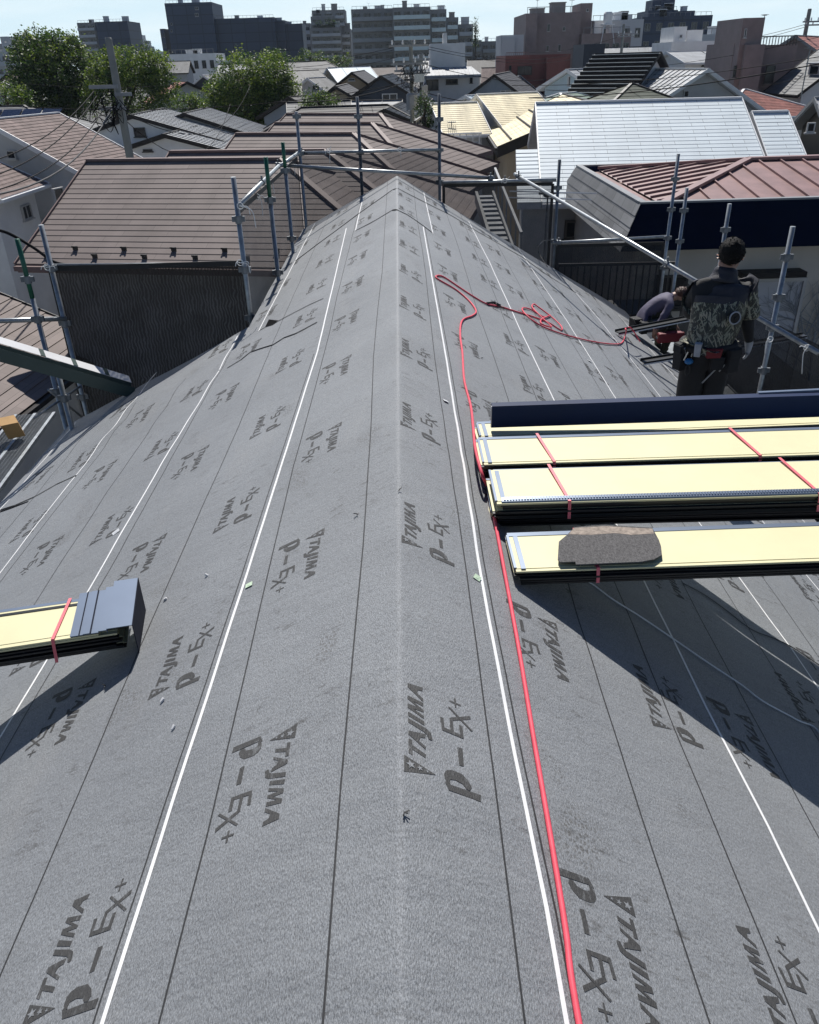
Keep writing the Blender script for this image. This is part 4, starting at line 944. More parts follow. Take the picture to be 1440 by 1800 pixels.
for a, b in (((X0, YA), (X1, YA)), ((X1, YA), (X1, YB)), ((X1, YB), (X0, YB)), ((X0, YB), (X0, YA))):
    d = Vector((b[0] - a[0], b[1] - a[1], 0)).normalized(); n_ = Vector((-d.y, d.x, 0)); p, q_ = Vector((*a, zt_ + .02)) + n_ * .06 - d * .0, Vector((*b, zt_ + .02)) + n_ * .06 - d * .12
    mb.bar(p, q_, .14, .035)
mb.build('parapet_cap', M['trim_grey'], ph, world=True)
mb = MB(); zi = zt_ - .35
for a, b in (((X0 + .125, YA + .125), (X1 - .125, YA + .125)), ((X0 + .125, YB - .125), (X1 - .125, YB - .125))): mb.box((a[0], a[1] - .01, zi - .3), (b[0], a[1] + .01, zt_))
for x in (X0 + .125, X1 - .125): mb.box((x - .01, YA + .14, zi - .3), (x + .01, YB - .14, zt_))
mb.build('parapet_inner', M['navy'], ph, world=True)
mb = MB(); zr_ = at(1345, 281, Y=19.0).z; rx0, rx1, ry = 7.75, 10.8, 19.0
e = [(X0 + .5, YA + .16), (X1 - .3, YA + .16), (X1 - .3, YB - .4), (X0 + .5, YB - .4)]
E_ = [Vector((x, y, zt_ - .06)) for x, y in e]; R0, R1 = Vector((rx0, ry, zr_)), Vector((rx1, ry, zr_))
for pl_ in ((R0, R1, E_[0], E_[1]), (R1, R0, E_[2], E_[3]), (R0, R0, E_[3], E_[0]), (R1, R1, E_[1], E_[2])):
    pts = [pl_[0], pl_[2], pl_[3]] + ([pl_[1]] if (pl_[0] - pl_[1]).length > .01 else [])
    mb.face(pts, 0); seams(mb, *pl_, .47, .045, .03, 0)
mb.box((X0 + .135, YA + .135, zi - .2), (X1 - .135, YB - .135, zi))
mb.face([(X0 + .14, YA + .15, zt_ - .1), (X0 + .52, YA + .15, zt_ - .1), (X0 + .52, YB - .4, zt_ - .1), (X0 + .14, YB - .4, zt_ - .1)], 0)
rf = mb.build('sheet_roof', M['r_copper'], ph, world=True)
mb = MB(); mb.bar(R0 + Vector((0, 0, .04)), R1 + Vector((0, 0, .04)), .2, .06)
for E in E_: mb.bar(R0 + Vector((0, 0, .04)) if E.x < rx0 else R1 + Vector((0, 0, .04)), E + Vector((0, 0, .06)), .16, .06)
mb.build('ridge_cap', M['r_copper'], rf, world=False)
mb = MB(); mb.box((X0, YA, G), (X1, YB, zb_ - .003)); mb.build('wall', M['beige'], ph, world=True)
windows(ph, rootmat(ph), {'F': ((0, YA - ph.location.y, 0), (0, -1, 0), 0)}, [('F', 1307, 488, 1400, 640, 'alu', 'panel_pale', 0), ('F', 1150, 483, 1205, 540, 'darkframe')])
mb = MB(); a, b = at(1302, 478, Y=YA - .2), at(1412, 484, Y=YA - .2); mb.box((a.x, YA - .35, b.z), (b.x, YA - .003, a.z)); mb.build('lintel', M['trim_dark'], ph, world=True)
# bare vine on the wall
mb = MB(); r = random.Random(3)
def twig(p, d, l, rad, dep):
    q_ = p + d * l; mb.tube([p, (p + q_) / 2 + Vector((r.uniform(-.04, .04), 0, r.uniform(-.04, .04))) * l, q_], [rad, rad * .85, rad * .7], 4)
    if dep:
        for _ in range(3): twig(p.lerp(q_, r.uniform(.4, 1)), (d + Vector((r.uniform(-.9, .9), 0, r.uniform(-.5, .6)))).normalized(), l * r.uniform(.5, .8), rad * .65, dep - 1)
for x in (1418, 1450, 1385): b_ = at(x, 690, Y=YA - .06); twig(b_, Vector((r.uniform(-.2, .3), 0, 1)).normalized(), 1.3, .022, 4)
tag(mb.build('bare_vine', M['trim_grey']), 'bare branching vine climbing the beige wall at the right edge', 'vine')
# fenced balcony before the house
root = thing('railing_fence', 'dark metal railing with upright bars below the navy parapet', 'railing', tuple(at(990, 540, Y=14.6)))
mb = MB(); a, b = at(982, 466, Y=14.6), at(1190, 462, Y=14.6); mb.bar(a, b, .05, .05); mb.bar(a + Vector((0, 0, -.95)), b + Vector((0, 0, -.95)), .05, .05); mb.build('rails', M['darkframe'], root, world=True)
mb = MB()
for k in range(19): p = a.lerp(b, k / 18); mb.bar(p + Vector((0, 0, -.03)), p + Vector((0, 0, -.93)), .025, .02)
mb.build('bars', M['darkframe'], root, world=True)
mb = MB(); mb.box((a.x, 14.5, G), (b.x, 15.8, a.z - .98)); mb.build('terrace_base', M['midgrey'], root, world=True)
# TV aerial: two long rods
root = thing('tv_aerial', 'TV aerial with two long thin white rods in front of the white roof eave', 'aerial', tuple(at(963, 352, Y=18)))
for (x0, y0, x1, y1) in ((896, 336, 1049, 340), (888, 347, 1040, 351)):
    mb = MB(); mb.tube([at(x0, y0, Y=18), at(x1, y1, Y=18)], .014, 6); mb.build('rod', M['trim_white'], root, world=True)
mb = MB(); c = at(963, 343, Y=18); mb.bar(c + Vector((-.2, -.1, .05)), c + Vector((.2, .1, .02)), .04, .04); mb.tube([c, c + Vector((0, 0, -.35))], .016, 6); mb.ball(c, (.1, .06, .05)); mb.build('mount', M['darkframe'], root, world=True)
mb = MB(); mb.tube([c + Vector((0, 0, -.351)), (c.x, 18, G)], .02, 6); mb.build('mast', M['steeldark'], root, world=True)
# outdoor stairs between the houses
root = thing('outdoor_staircase', 'narrow grey outdoor staircase between the brown hips and the white roofed house', 'staircase', tuple(at(880, 470, Y=17)))
p, q_ = at(852, 345, Y=20), at(893, 468, Y=15.5)
mb = MB(); mb.bar(p + Vector((-.2, 0, 0)), q_ + Vector((-.2, 0, 0)), .06, .25); mb.build('stringer', M['concrete'], root, world=True)
mb = MB(); mb.bar(p + Vector((.2, 0, 0)), q_ + Vector((.2, 0, 0)), .06, .25); mb.build('stringer', M['concrete'], root, world=True)
mb = MB()
for k in range(14): c = p.lerp(q_, (k + .5) / 14); mb.box((c.x - .165, c.y - .14, c.z), (c.x + .165, c.y + .14, c.z + .05))
mb.build('treads', M['trim_grey'], root, world=True)
mb = MB(); mb.bar(p + Vector((.23, 0, .6)), q_ + Vector((.23, 0, .6)), .05, .05)
for k in range(7): c = p.lerp(q_, k / 6) + Vector((.23, 0, .1)); mb.bar(c, c + Vector((0, 0, .48)), .03, .03)
mb.build('handrail', M['trim_grey'], root, world=True)
# --- left side houses
A, B = rg(-30, 211, 103, 201, Y1=32.6, Y2=36.6)
house('grey gabled house with a rosy slate roof at the left edge, small square window', A, B, A.z - 2.0, 4.2, 'grey', 'r_tan', course=.21, lift=.012, trim='trim_white', wins=[('L', 14, 264, 29, 279), ('F', 94, 329, 112, 366)])
A, B = from_eave((0, 350), (85, 322), -2.1, 2.8, 1.3)
house('pale blue-grey house with a low rosy slate roof, nearest on the left edge', A, B, -2.1, 2.8, 'offwhite', 'r_tan', course=.21, lift=.012, trim='trim_white', wins=[('F', 37, 359, 53, 386)])
A, B = from_eave((-60, 800), (200, 600), -3.7, 4.4, 2.0)
house('low brown slate house close below the left scaffold, roof seen through the poles', A, B, -3.7, 4.4, 'offwhite', 'r_brown', course=.26, lift=.016, trim='trim_dark')
A, B = rg(230, 202, 288, 189, Y1=46.0, Y2=52.5)
house('white gabled house with a dark square window, behind the leaning utility pole', A, B, A.z - 1.35, 4.6, 'white', 'r_lightgrey', style='seam', gap=.5, trim='trim_dark', wins=[('L', 236, 224, 256, 240, 'darkframe')])
A, B = rg(287, 236, 345, 219, Y1=43.5, Y2=49.0)
house('low white house with a pale ribbed roof falling to the right', A, B, A.z - 1.2, 4.6, 'white', 'r_lightgrey', style='seam', gap=.45, trim='trim_dark', wins=[('L', 252, 262, 268, 266, 'darkframe')])
A, B = rg(323, 199, 366, 192, Y1=50, Y2=56)
house('white house with the upper pale ribbed roof right of the two white gables', A, B, A.z - 1.5, 4.6, 'offwhite', 'r_lightgrey', style='seam', gap=.45, trim='trim_dark')
A, B = rg(-30, 187, 42, 186, Y1=52, Y2=52)
r_, rm, inf = house('dark hipped house with solar panels at the far left', A, B, A.z - 1.7, 4.2, 'grey', 'r_grey', hr=1)
h, W, Rz, Ez = inf[:4]
for k in range(4):
    mb = MB(); x0 = -h + .3 + k * 1.15; f = lambda x, t: (x, -W * t, Rz - (Rz - Ez) * t + .05)
    mb.prism([f(x0, .15), f(x0 + 1.05, .15), f(x0 + 1.05, .85), f(x0, .85)], (0, 0, 0), (0, 0, .04)); mb.build('solar_panel', M['solar'], r_)
# --- middle distance
A, B = rg(356, 132, 395, 131, Y1=95, Y2=112)
house('navy fronted gabled house with white trim left of the middle trees', A, B, A.z - 2.3, 3.4, 'navywall', 'r_grey', trim='trim_white', wins=[('L', 356, 151, 371, 164)])
A, B = rg(618, 127, 640, 126, Y1=78, Y2=92)
house('beige gabled house with a brown roof in the middle distance', A, B, A.z - 2.4, 3.7, 'tan', 'r_dark', trim='trim_dark', wins=[('L', 612, 137, 624, 142), ('L', 625, 166, 640, 178)])
A, B = rg(669, 133, 690, 132, Y1=66, Y2=76)
house('dark navy gabled house with a large window left of the transformer pole', A, B, A.z - 1.9, 3.3, 'navywall', 'r_lightgrey', style='seam', trim='trim_dark', wins=[('L', 672, 164, 699, 188)])
A, B = rg(676, 192, 705, 183, Y1=50, Y2=58)
house('small grey house with a ribbed roof at the foot of the transformer pole', A, B, A.z - 1.3, 3.3, 'grey', 'r_lightgrey', style='seam', gap=.4, trim='trim_dark', wins=[('F', 728, 208, 738, 222, 'darkframe')])
A, B = rg(590, 152, 612, 150, Y1=66, Y2=74)
house('low dark roofed house in front of the beige gable', A, B, A.z - 1.7, 3.0, 'tan', 'r_dark')
A, B = rg(575, 119, 650, 118, Y1=110, Y2=112)
house('house with a bright pale blue metal roof in the middle distance', A, B, A.z - 1.6, 4.0, 'tan', 'r_blue', style='flat', gap=2.0, trim='trim_white')
A, B = rg(508, 170, 540, 168, Y1=62, Y2=64)
house('small dark roofed hut between the trees right of the middle clump', A, B, A.z - 1.3, 3.0, 'bluegrey', 'r_dark', wins=[('F', 515, 190, 530, 197)])
A, B = rg(500, 125, 560, 124, Y1=105, Y2=107)
house('wide low dark building with a grey roof before the apartment blocks', A, B, A.z - 1.3, 3.6, 'bluegrey', 'r_grey')
A, B = rg(540, 137, 572, 136, Y1=86, Y2=88)
house('small grey house left of the beige gable', A, B, A.z - 1.6, 3.2, 'grey', 'r_grey', trim='trim_white', wins=[('F', 548, 150, 560, 158)])
A, B = rg(310, 143, 330, 150, Y1=84, Y2=80)
house('house with a faded pink roof between the left trees and the navy gable', A, B, A.z - 1.6, 3.6, 'offwhite', 'r_pink')
A, B = rg(395, 137, 425, 136, Y1=92, Y2=94)
house('rusty roofed low house right of the navy gabled house', A, B, A.z - 1.8, 3.4, 'offwhite', 'r_tan', trim='trim_white')
A, B = rg(0, 142, 26, 141, Y1=84, Y2=86)
house('pale roofed house at the left edge below the skyline', A, B, A.z - 1.6, 3.6, 'offwhite', 'r_lightgrey', style='flat')
A, B = rg(10, 131, 30, 130, Y1=105, Y2=110)
house('small brown gabled house at the left edge beside the big tree', A, B, A.z - 2, 3.2, 'tan', 'r_tan')
A, B = rg(869, 131, 897, 131, Y1=66, Y2=78)
house('blue-grey gabled house above the cream roofs', A, B, A.z - 3.0, 4.6, 'bluegrey', 'r_dark', trim='trim_dark', wins=[('L', 880, 158, 898, 162)])
A, B = rg(890, 138, 915, 140, Y1=82, Y2=92)
house('grey roofed house right behind the blue-grey gable', A, B, A.z - 3.0, 4.0, 'midgrey', 'r_grey', trim='trim_white')
A, B = rg(818, 168, 850, 163, Y1=58, Y2=59)
house('house with a bright white roof slope behind the cream roofs', A, B, A.z - 1.2, 3.4, 'offwhite', 'r_blue', style='flat', trim='trim_white')
# --- right, middle distance
A = at(1047, 95, Y=52); B = at(1162, 94, Y=49.5); B.z = A.z
r_, rm, inf = house('house with a steep black roof of bold courses with painted sheen along their edges', A, B, A.z - 3.4, 5.4, 'offwhite', 'r_black', style='flat', gap=9, trim='trim_dark', Wb=4)
h, W, Rz, Ez = inf[:4]; mb = MB(); mw = MB()
for k in range(17):
    t = (k + .8) / 17.4; z = Rz - (Rz - Ez) * t; y = -W * t
    mb.box((-h - .02, y - .13, z - .05), (h + .02, y + .15, z + .1)); mw.box((-h - .03, y - .1, z + .102), (h + .03, y + .02, z + .13))  # each course gets a pale strip that paints its sheen
mb.build('roof_course', M['r_black'], r_); mw.build('sheen_strip', M['r_black_sheen'], r_)
A, B = rg(1110, 147, 1114, 147, Y1=42, Y2=42.02)
house('house with a dark green hipped roof in front of the black course roof', A, B, A.z - 2.0, 4.6, 'grey', 'r_green', hl=1, hr=1, course=.3, trim='trim_dark')
A, B = rg(1247, 121, 1225, 119, Y1=46, Y2=54)
A, B = Vector(at(1246, 121, Y=45)), Vector(at(1246, 121, Y=45)) + Vector((-1.6, 7.0, 0))
house('pale grey gabled house with one white framed vent behind the white slate roof', A, B, A.z - 2.2, 4.0, 'grey', 'r_lightgrey', style='seam', gap=.5, trim='trim_white', cap='trim_white', wins=[('L', 1201, 159, 1210, 171)])
A, B = rg(985, 164, 1012, 158, Y1=47, Y2=48)
house('house with a pale green hipped roof left of the green hip', A, B, A.z - .9, 2.4, 'offwhite', 'r_palegreen', hl=1, hr=1, trim='trim_white')
A, B = rg(996, 122, 1040, 112, Y1=58, Y2=60)
house('small pale blue house with narrow windows and white trim', A, B, A.z - 1.1, 2.3, 'blue', 'r_lightgrey', style='flat', gap=1.0, trim='trim_white', wins=[('F', 1029, 134, 1033, 155), ('F', 998, 134, 1001, 150)])
A, B = rg(1308, 157, 1312, 157, Y1=50, Y2=50.03)
house('small house with a red tiled hipped roof at right', A, B, A.z - 1.2, 3.3, 'beige', 'r_red', hl=1, hr=1, trim='trim_white', wins=[('F', 1320, 186, 1336, 194, 'darkframe')])
A, B = from_eave((1340, 163), (1403, 167), -.9, 3.7, 2.6)
r_, rm, inf = house('steep grey slate house with a small dormer at the right edge', A, B, -.9, 3.7, 'offwhite', 'r_grey', course=.26, trim='trim_dark')
h, W, Rz, Ez = inf[:4]; z0 = Rz - (Rz - Ez) * .62
mb = MB(); mb.box((.3, -W * .62, z0 - .2), (1.5, -W * .2, z0 + .55)); dm = mb.build('dormer', M['grey'], r_)
mb = MB(); mb.hexa([(.15, -W * .66, z0 + .553), (1.65, -W * .66, z0 + .553), (1.65, -W * .15, z0 + .75), (.15, -W * .15, z0 + .75), (.15, -W * .66, z0 + .62), (1.65, -W * .66, z0 + .62), (1.65, -W * .15, z0 + .82), (.15, -W * .15, z0 + .82)]); mb.build('dormer_roof', M['trim_grey'], dm)
mb = MB(); mb.box((.5, -W * .625, z0 + .05), (1.3, -W * .6201, z0 + .45)); mb.build('pane', M['glass'], dm)
A = at(1432, 172, Y=30); B = A + Vector((5, -.8, 0))
house('dark walled house with a pale worn roof at the right edge behind the side wing', A, B, A.z - 1.0, 2.4, 'darkframe', 'r_lightgrey', style='flat', gap=.5, trim='trim_grey', wins=[('F', 1418, 215, 1432, 232)])
A, B = rg(1398, 62, 1445, 58, Y1=66, Y2=78)
house('mauve gabled house with a pink roof at the top right', A, B, A.z - 1.1, 1.8, 'mauve', 'r_pink', trim='trim_grey', wins=[('L', 1372, 100, 1384, 130)])
A, B = rg(1172, 91, 1290, 90, Y1=70, Y2=71)
house('long white house with a pale flat sloped roof and small square windows', A, B, A.z - .75, 3.0, 'white', 'r_lightgrey', style='flat', gap=3, trim='trim_white', wins=[('F', 1262, 112, 1268, 122, 'darkframe'), ('F', 1234, 110, 1237, 116, 'darkframe')])

# ---------------------------------------------------------------- flat roofed buildings and the skyline blocks
def volume(mb, x0, x1, yt, Y, depth, mi=0, par=.25):
    a, b = at(x0, yt, Y=Y), at(x1, yt, Y=Y); z = (a.z + b.z) / 2
    mb.box((a.x, Y, G), (b.x, Y + depth, z), mi)
    if par:
        for p, q_ in (((a.x, Y), (b.x, Y + .2)), ((a.x, Y + depth - .2), (b.x, Y + depth)), ((a.x, Y + .2), (a.x + .2, Y + depth - .2)), ((b.x - .2, Y + .2), (b.x, Y + depth - .2))): mb.box((p[0], p[1], z), (q_[0], q_[1], z + par), mi)
    return a.x, b.x, z
def building(label, vols, wall, Y, wins=(), floors=None, name='apartment_block', cat='building', par=.25, balm='farbal', group=None, frame='fargrey'):
    """vols: (x0, x1, ytop, dY, depth[, material slot]); floors: (vol index, number, height, bays, balcony?)"""
    x = at((vols[0][0] + vols[0][1]) / 2, 100, Y=Y).x
    root = thing(name, label, cat, (x, Y, G), group); mb = MB(); ext = []
    walls = wall if isinstance(wall, (list, tuple)) else [wall]
    for v in vols: ext.append((*volume(mb, v[0], v[1], v[2], Y + v[3], v[4], v[5] if len(v) > 5 else 0, par), Y + v[3]))
    mb.build('wall', [M[w_] for w_ in walls], root, world=True)
    for (vi, nf, fh, nb, bal) in (floors or ()):
        x0, x1, zt__, y = ext[vi]; bw = (x1 - x0) / nb
        for f in range(nf):
            z = zt__ - (f + 1) * fh
            if bal:
                b_ = MB(); b_.box((x0 + .2, y - 1.2, z - .12), (x1 - .2, y - .003, z)); b_.box((x0 + .2, y - 1.2, z + .003), (x1 - .2, y - 1.1, z + fh * .34)); b_.build('balcony', M[bal], root, world=True)
            for k in range(nb):
                window_at(root, Vector((x0 + (k + .5) * bw - x, y - .01 - Y, z - G + fh * (.42 if bal else .5))), 0, bw * (.7 if bal else .5), fh * (.6 if bal else .42), frame)
    rr = random.Random(len(label) * 7 + int(Y))
    if Y > 110:
        for (x0, x1, z, y), v in zip(ext, vols):
            for _ in range(2 if x1 - x0 > 6 else 1 if x1 - x0 > 3 else 0):
                bx = rr.uniform(x0 + .6, x1 - 2.2); bh = rr.uniform(.7, 2.0); bw_ = rr.uniform(.8, 2.2); q_ = MB(); q_.box((bx, y + 2, z), (bx + bw_, y + 4, z + bh)); q_.box((bx - .1, y + 1.9, z + bh), (bx + bw_ + .1, y + 4.1, z + bh + .12)); q_.build('roof_unit', M[rr.choice(('farlight', 'fargrey', 'trim_white'))], root, world=True)
            q_ = MB(); n_ = max(2, int((x1 - x0) / 1.2)); q_.box((x0 + .25, y + .3, z + .9), (x1 - .25, y + .36, z + .97))
            for k in range(n_ + 1): xx = x0 + .3 + (x1 - x0 - .6) * k / n_; q_.box((xx - .03, y + .3, z), (xx + .03, y + .36, z + .9))
            if x1 - x0 > 4: q_.build('roof_railing', M['trim_grey'], root, world=True)
    if wins: windows(root, rootmat(root), {'F': ((0, vols[0][3], 0), (0, -1, 0), 0)}, wins)
    return root
building('largest dark blue block on the skyline, flat sided with a taller left tower', [(289, 372, 6, 0, 18), (372, 482, 33, 2, 16), (281, 289, 52, 4, 12), (482, 500, 37, 5, 12), (500, 531, 43, 6, 12)], 'farblue', 300,
         wins=[('F', 343, 12, 349, 17), ('F', 343, 23, 349, 29), ('F', 300, 40, 303, 44), ('F', 300, 52, 303, 56)], floors=[(2, 5, 3, 2, None)])
building('dark blue tower with a pale gridded left side, at left above the trees', [(167, 224, 39, 0, 16), (135, 167, 41, 1.5, 14, 1), (131, 136, 76, 3, 10, 1)], ['farblue', 'fargrey'], 330, floors=[(1, 10, 2.1, 2, 'farlight')])
building('small pale stepped apartment block right of the dark blue tower', [(222, 240, 62, 0, 12), (240, 250, 72, 0, 12), (250, 256, 82, 0, 12)], 'farlight', 345, floors=[(0, 4, 2.9, 2, 'farlight'), (1, 3, 2.9, 1, 'farlight')])
building('grey apartment block with pale balconies and a stepped planted top, right of the dark block', [(546, 600, 50, 0, 16), (546, 588, 30, 2, 12), (548, 606, 19, 4, 10), (592, 616, 52, 3, 12)], ['fargrey'], 285, floors=[(0, 7, 1.95, 3, 'farlight'), (1, 2, 1.95, 2, 'farbal'), (2, 2, 1.95, 3, 'farlight'), (3, 7, 1.95, 2, 'farlight')])
building('tall grey brick apartment block beside the stepped glass balconies', [(617, 691, 17, 0, 16), (638, 645, 13, 2, 5)], 'fargrey', 262, floors=[(0, 9, 2.55, 4, 'farbal')])
building('stepped apartment block with pale glass balconies descending to the right', [(690, 757, 14, 0, 16), (757, 785, 18, 1, 16), (785, 806, 32, 2, 15), (806, 832, 44, 3, 14), (832, 847, 72, 4, 12), (847, 873, 74, 5, 12)], 'fargrey', 255,
         floors=[(0, 9, 2.45, 4, 'glassbal'), (1, 8, 2.45, 2, 'glassbal'), (2, 7, 2.45, 1, 'glassbal'), (3, 6, 2.45, 2, 'farlight'), (4, 4, 2.45, 1, 'farbal'), (5, 4, 2.45, 2, 'farbal')])
building('low white apartment house with dark windows below the largest dark block', [(294, 378, 97, 0, 10), (378, 391, 109, 1, 8)], 'white', 170, floors=[(0, 2, 3.0, 6, None)], name='apartment_house', frame='darkframe')
building('pale grey slab block at the far left edge of the skyline', [(-30, 30, 92, 0, 14), (0, 13, 66, 2, 8)], 'farlight', 240, floors=[(0, 4, 3, 4, 'farlight')])
building('pale block with roof boxes left of the big tree', [(16, 46, 72, 0, 12), (31, 48, 63, 2, 6), (70, 90, 66, 4, 8)], 'farlight', 260, floors=[(0, 4, 3, 3, 'farbal')])
building('distant low pale block right of the stepped small block', [(256, 282, 92, 0, 12)], 'farlight', 360, floors=[(0, 2, 3, 3, None)])
building('dark grey block with white trim behind the largest dark block', [(527, 545, 42, 0, 14)], 'fargrey', 330, floors=[(0, 8, 3, 2, 'farlight')])
building('brown tiled apartment building with roof tower at right', [(924, 1022, 26, 0, 12), (1021, 1042, 9, 2, 6), (925, 945, 29, -1.5, 1.45), (1023, 1110, 62, -1, 10)], ['mauve'], 125,
         wins=[('F', 962, 42, 967, 55), ('F', 989, 47, 994, 54), ('F', 960, 80, 965, 90), ('F', 981, 78, 986, 90), ('F', 1031, 15, 1035, 20), ('F', 930, 45, 938, 58)], floors=[(3, 2, 3.2, 5, 'mauve')])
building('red-brown brick building with a dark upper opening, right of the pale small houses', [(889, 1003, 101, 0, 9), (962, 1000, 105, -1.2, 1.19)], ['redbrown'], 92,
         wins=[('F', 910, 116, 935, 131, 'darkframe'), ('F', 895, 115, 899, 126, 'darkframe'), ('F', 966, 115, 988, 134), ('F', 893, 150, 900, 160, 'darkframe')], name='brick_building')
building('grey roof block behind the water tank', [(1040, 1132, 38, 0, 10), (1096, 1112, 28, 3, 4)], 'farlight', 150, floors=[(0, 2, 3.2, 5, None)], name='office_block')
building('dark blue-grey office block on the right skyline with stacked roof boxes', [(1130, 1253, 30, 0, 16), (1148, 1187, 1, 4, 6), (1140, 1192, 20, 2, 10), (1192, 1222, 21, 3, 8)], 'farblue', 215,
         floors=[(0, 3, 3.6, 6, None)], name='office_block')
building('blue walled house roof box behind the pale blue house', [(1027, 1064, 80, 0, 4)], ['navywall'], 66, name='roof_box', par=.1)
building('low white house with a high white stair block', [(1186, 1208, 50, 0, 4), (1208, 1236, 56, .5, 4), (1181, 1262, 76, -1, 6)], 'white', 80, wins=[('F', 1195, 61, 1199, 66)], name='house', cat='house', par=.15)
building('pale low hall roof between the white house and the mauve tower', [(1234, 1310, 63, 0, 12)], 'farlight', 130, floors=[(0, 2, 3.2, 6, None)], name='hall')
building('mauve house with a tall square stair tower and roof terrace', [(1307, 1345, 35, 0, 4.5), (1291, 1312, 80, .8, 5), (1345, 1402, 82, .6, 6), (1312, 1345, 82, -.4, .39)], 'mauve', 56,
         wins=[('F', 1308, 50, 1312, 66), ('F', 1305, 115, 1313, 145, 'darkframe'), ('F', 1289, 115, 1294, 135, 'darkframe'), ('F', 1345, 115, 1361, 146, 'darkframe')], name='house', cat='house', par=.12)
building('white house with a slatted roof band and a white rooftop room', [(748, 842, 131, 0, 7), (757, 818, 78, 2.0, 4.5), (779, 786, 60, 2.4, 1.2)], 'offwhite', 84,
         wins=[('F', 750, 140, 771, 158, 'darkframe'), ('F', 784, 139, 805, 148, 'darkframe'), ('F', 826, 130, 831, 146, 'darkframe')], name='house', cat='house', par=.1)
# slatted band round the white house roof, rooftop slope and terrace fence
root = thing('roof_canopy', 'pale grey sloping band roof with wavy lower edge around the white house top', 'canopy roof', tuple(at(795, 118, Y=83)))
mb = MB(); a, b = at(746, 133, Y=82.4), at(846, 131, Y=82.4); zt2 = at(780, 118, Y=84.2).z
mb.face([(a.x, 82.4, a.z), (b.x, 82.4, a.z), (b.x - .7, 85.0, zt2), (a.x + .7, 85.0, zt2)]); mb.face([(a.x, 82.4, a.z - .25), (b.x, 82.4, a.z - .25), (b.x, 82.4, a.z), (a.x, 82.4, a.z)])
mb.face([(b.x, 82.4, a.z), (b.x, 90.5, a.z), (b.x - .7, 89, zt2), (b.x - .7, 85, zt2)]); mb.face([(a.x, 82.4, a.z), (a.x, 90.5, a.z), (a.x + .7, 89, zt2), (a.x + .7, 85, zt2)])
seams(mb, (a.x + .7, 85, zt2), (b.x - .7, 85, zt2), (a.x, 82.4, a.z), (b.x, 82.4, a.z), .35)
mb.build('band', M['r_lightgrey'], root, world=True)
# blue-screen roof above and green roof box
root = building('small green topped roof house left of the brown tiled building', [(881, 921, 66, 0, 6), (883, 905, 72, -.8, .79)], ['farlight'], 118, name='roof_house', cat='house', par=.3)
for (x0, x1, y0, yb, Y, mm, lab) in ((1318, 1402, 64, 82, 56.4, 'darkframe', 'dark balustrade round the roof terrace of the mauve tower house'), (890, 930, 92, 101, 91.8, 'pinkbrown', 'reddish roof railing on the brick building')):
    a, b = at(x0, y0, Y=Y), at(x1, y0, Y=Y); z0 = at(x0, yb, Y=Y).z; root = thing('roof_railing', lab, 'railing', (a.x, Y, z0))
    mb = MB(); mb.box((a.x, Y, a.z - .06), (b.x, Y + .06, a.z)); n = int((b.x - a.x) / .18)
    for k in range(n + 1): x = a.x + (b.x - a.x) * k / n; mb.box((x - .02, Y + .01, z0), (x + .02, Y + .05, a.z - .061))
    mb.build('balusters', M[mm], root, world=True)
# water tank on its stand
Y = 124; root = thing('water_tank', 'white rooftop water tank on a spidery stand above the brown building', 'water tank', tuple(at(1068, 55, Y=Y)))
a, b = at(1062, 21, Y=Y), at(1076, 42, Y=Y); c = (a + b) / 2; mb = MB(); mb.tube([(c.x, Y, b.z), (c.x, Y, a.z - .2), (c.x, Y, a.z)], [(b.x - a.x) / 2, (b.x - a.x) / 2, (b.x - a.x) / 2.6], 14); mb.build('tank', M['white'], root, world=True)
zg = at(1068, 62, Y=Y).z
for sx_ in (-1, 1):
    for sy_ in (-1, 1): mb = MB(); mb.bar((c.x + sx_ * .5, Y + sy_ * .5, b.z), (c.x + sx_ * .9, Y + sy_ * .9, zg - 1), .07, .07); mb.build('leg', M['trim_white'], root, world=True)
mb = MB(); mb.box((c.x - .8, Y - .8, b.z - .12), (c.x + .8, Y + .8, b.z - .003)); mb.build('platform', M['trim_white'], root, world=True)

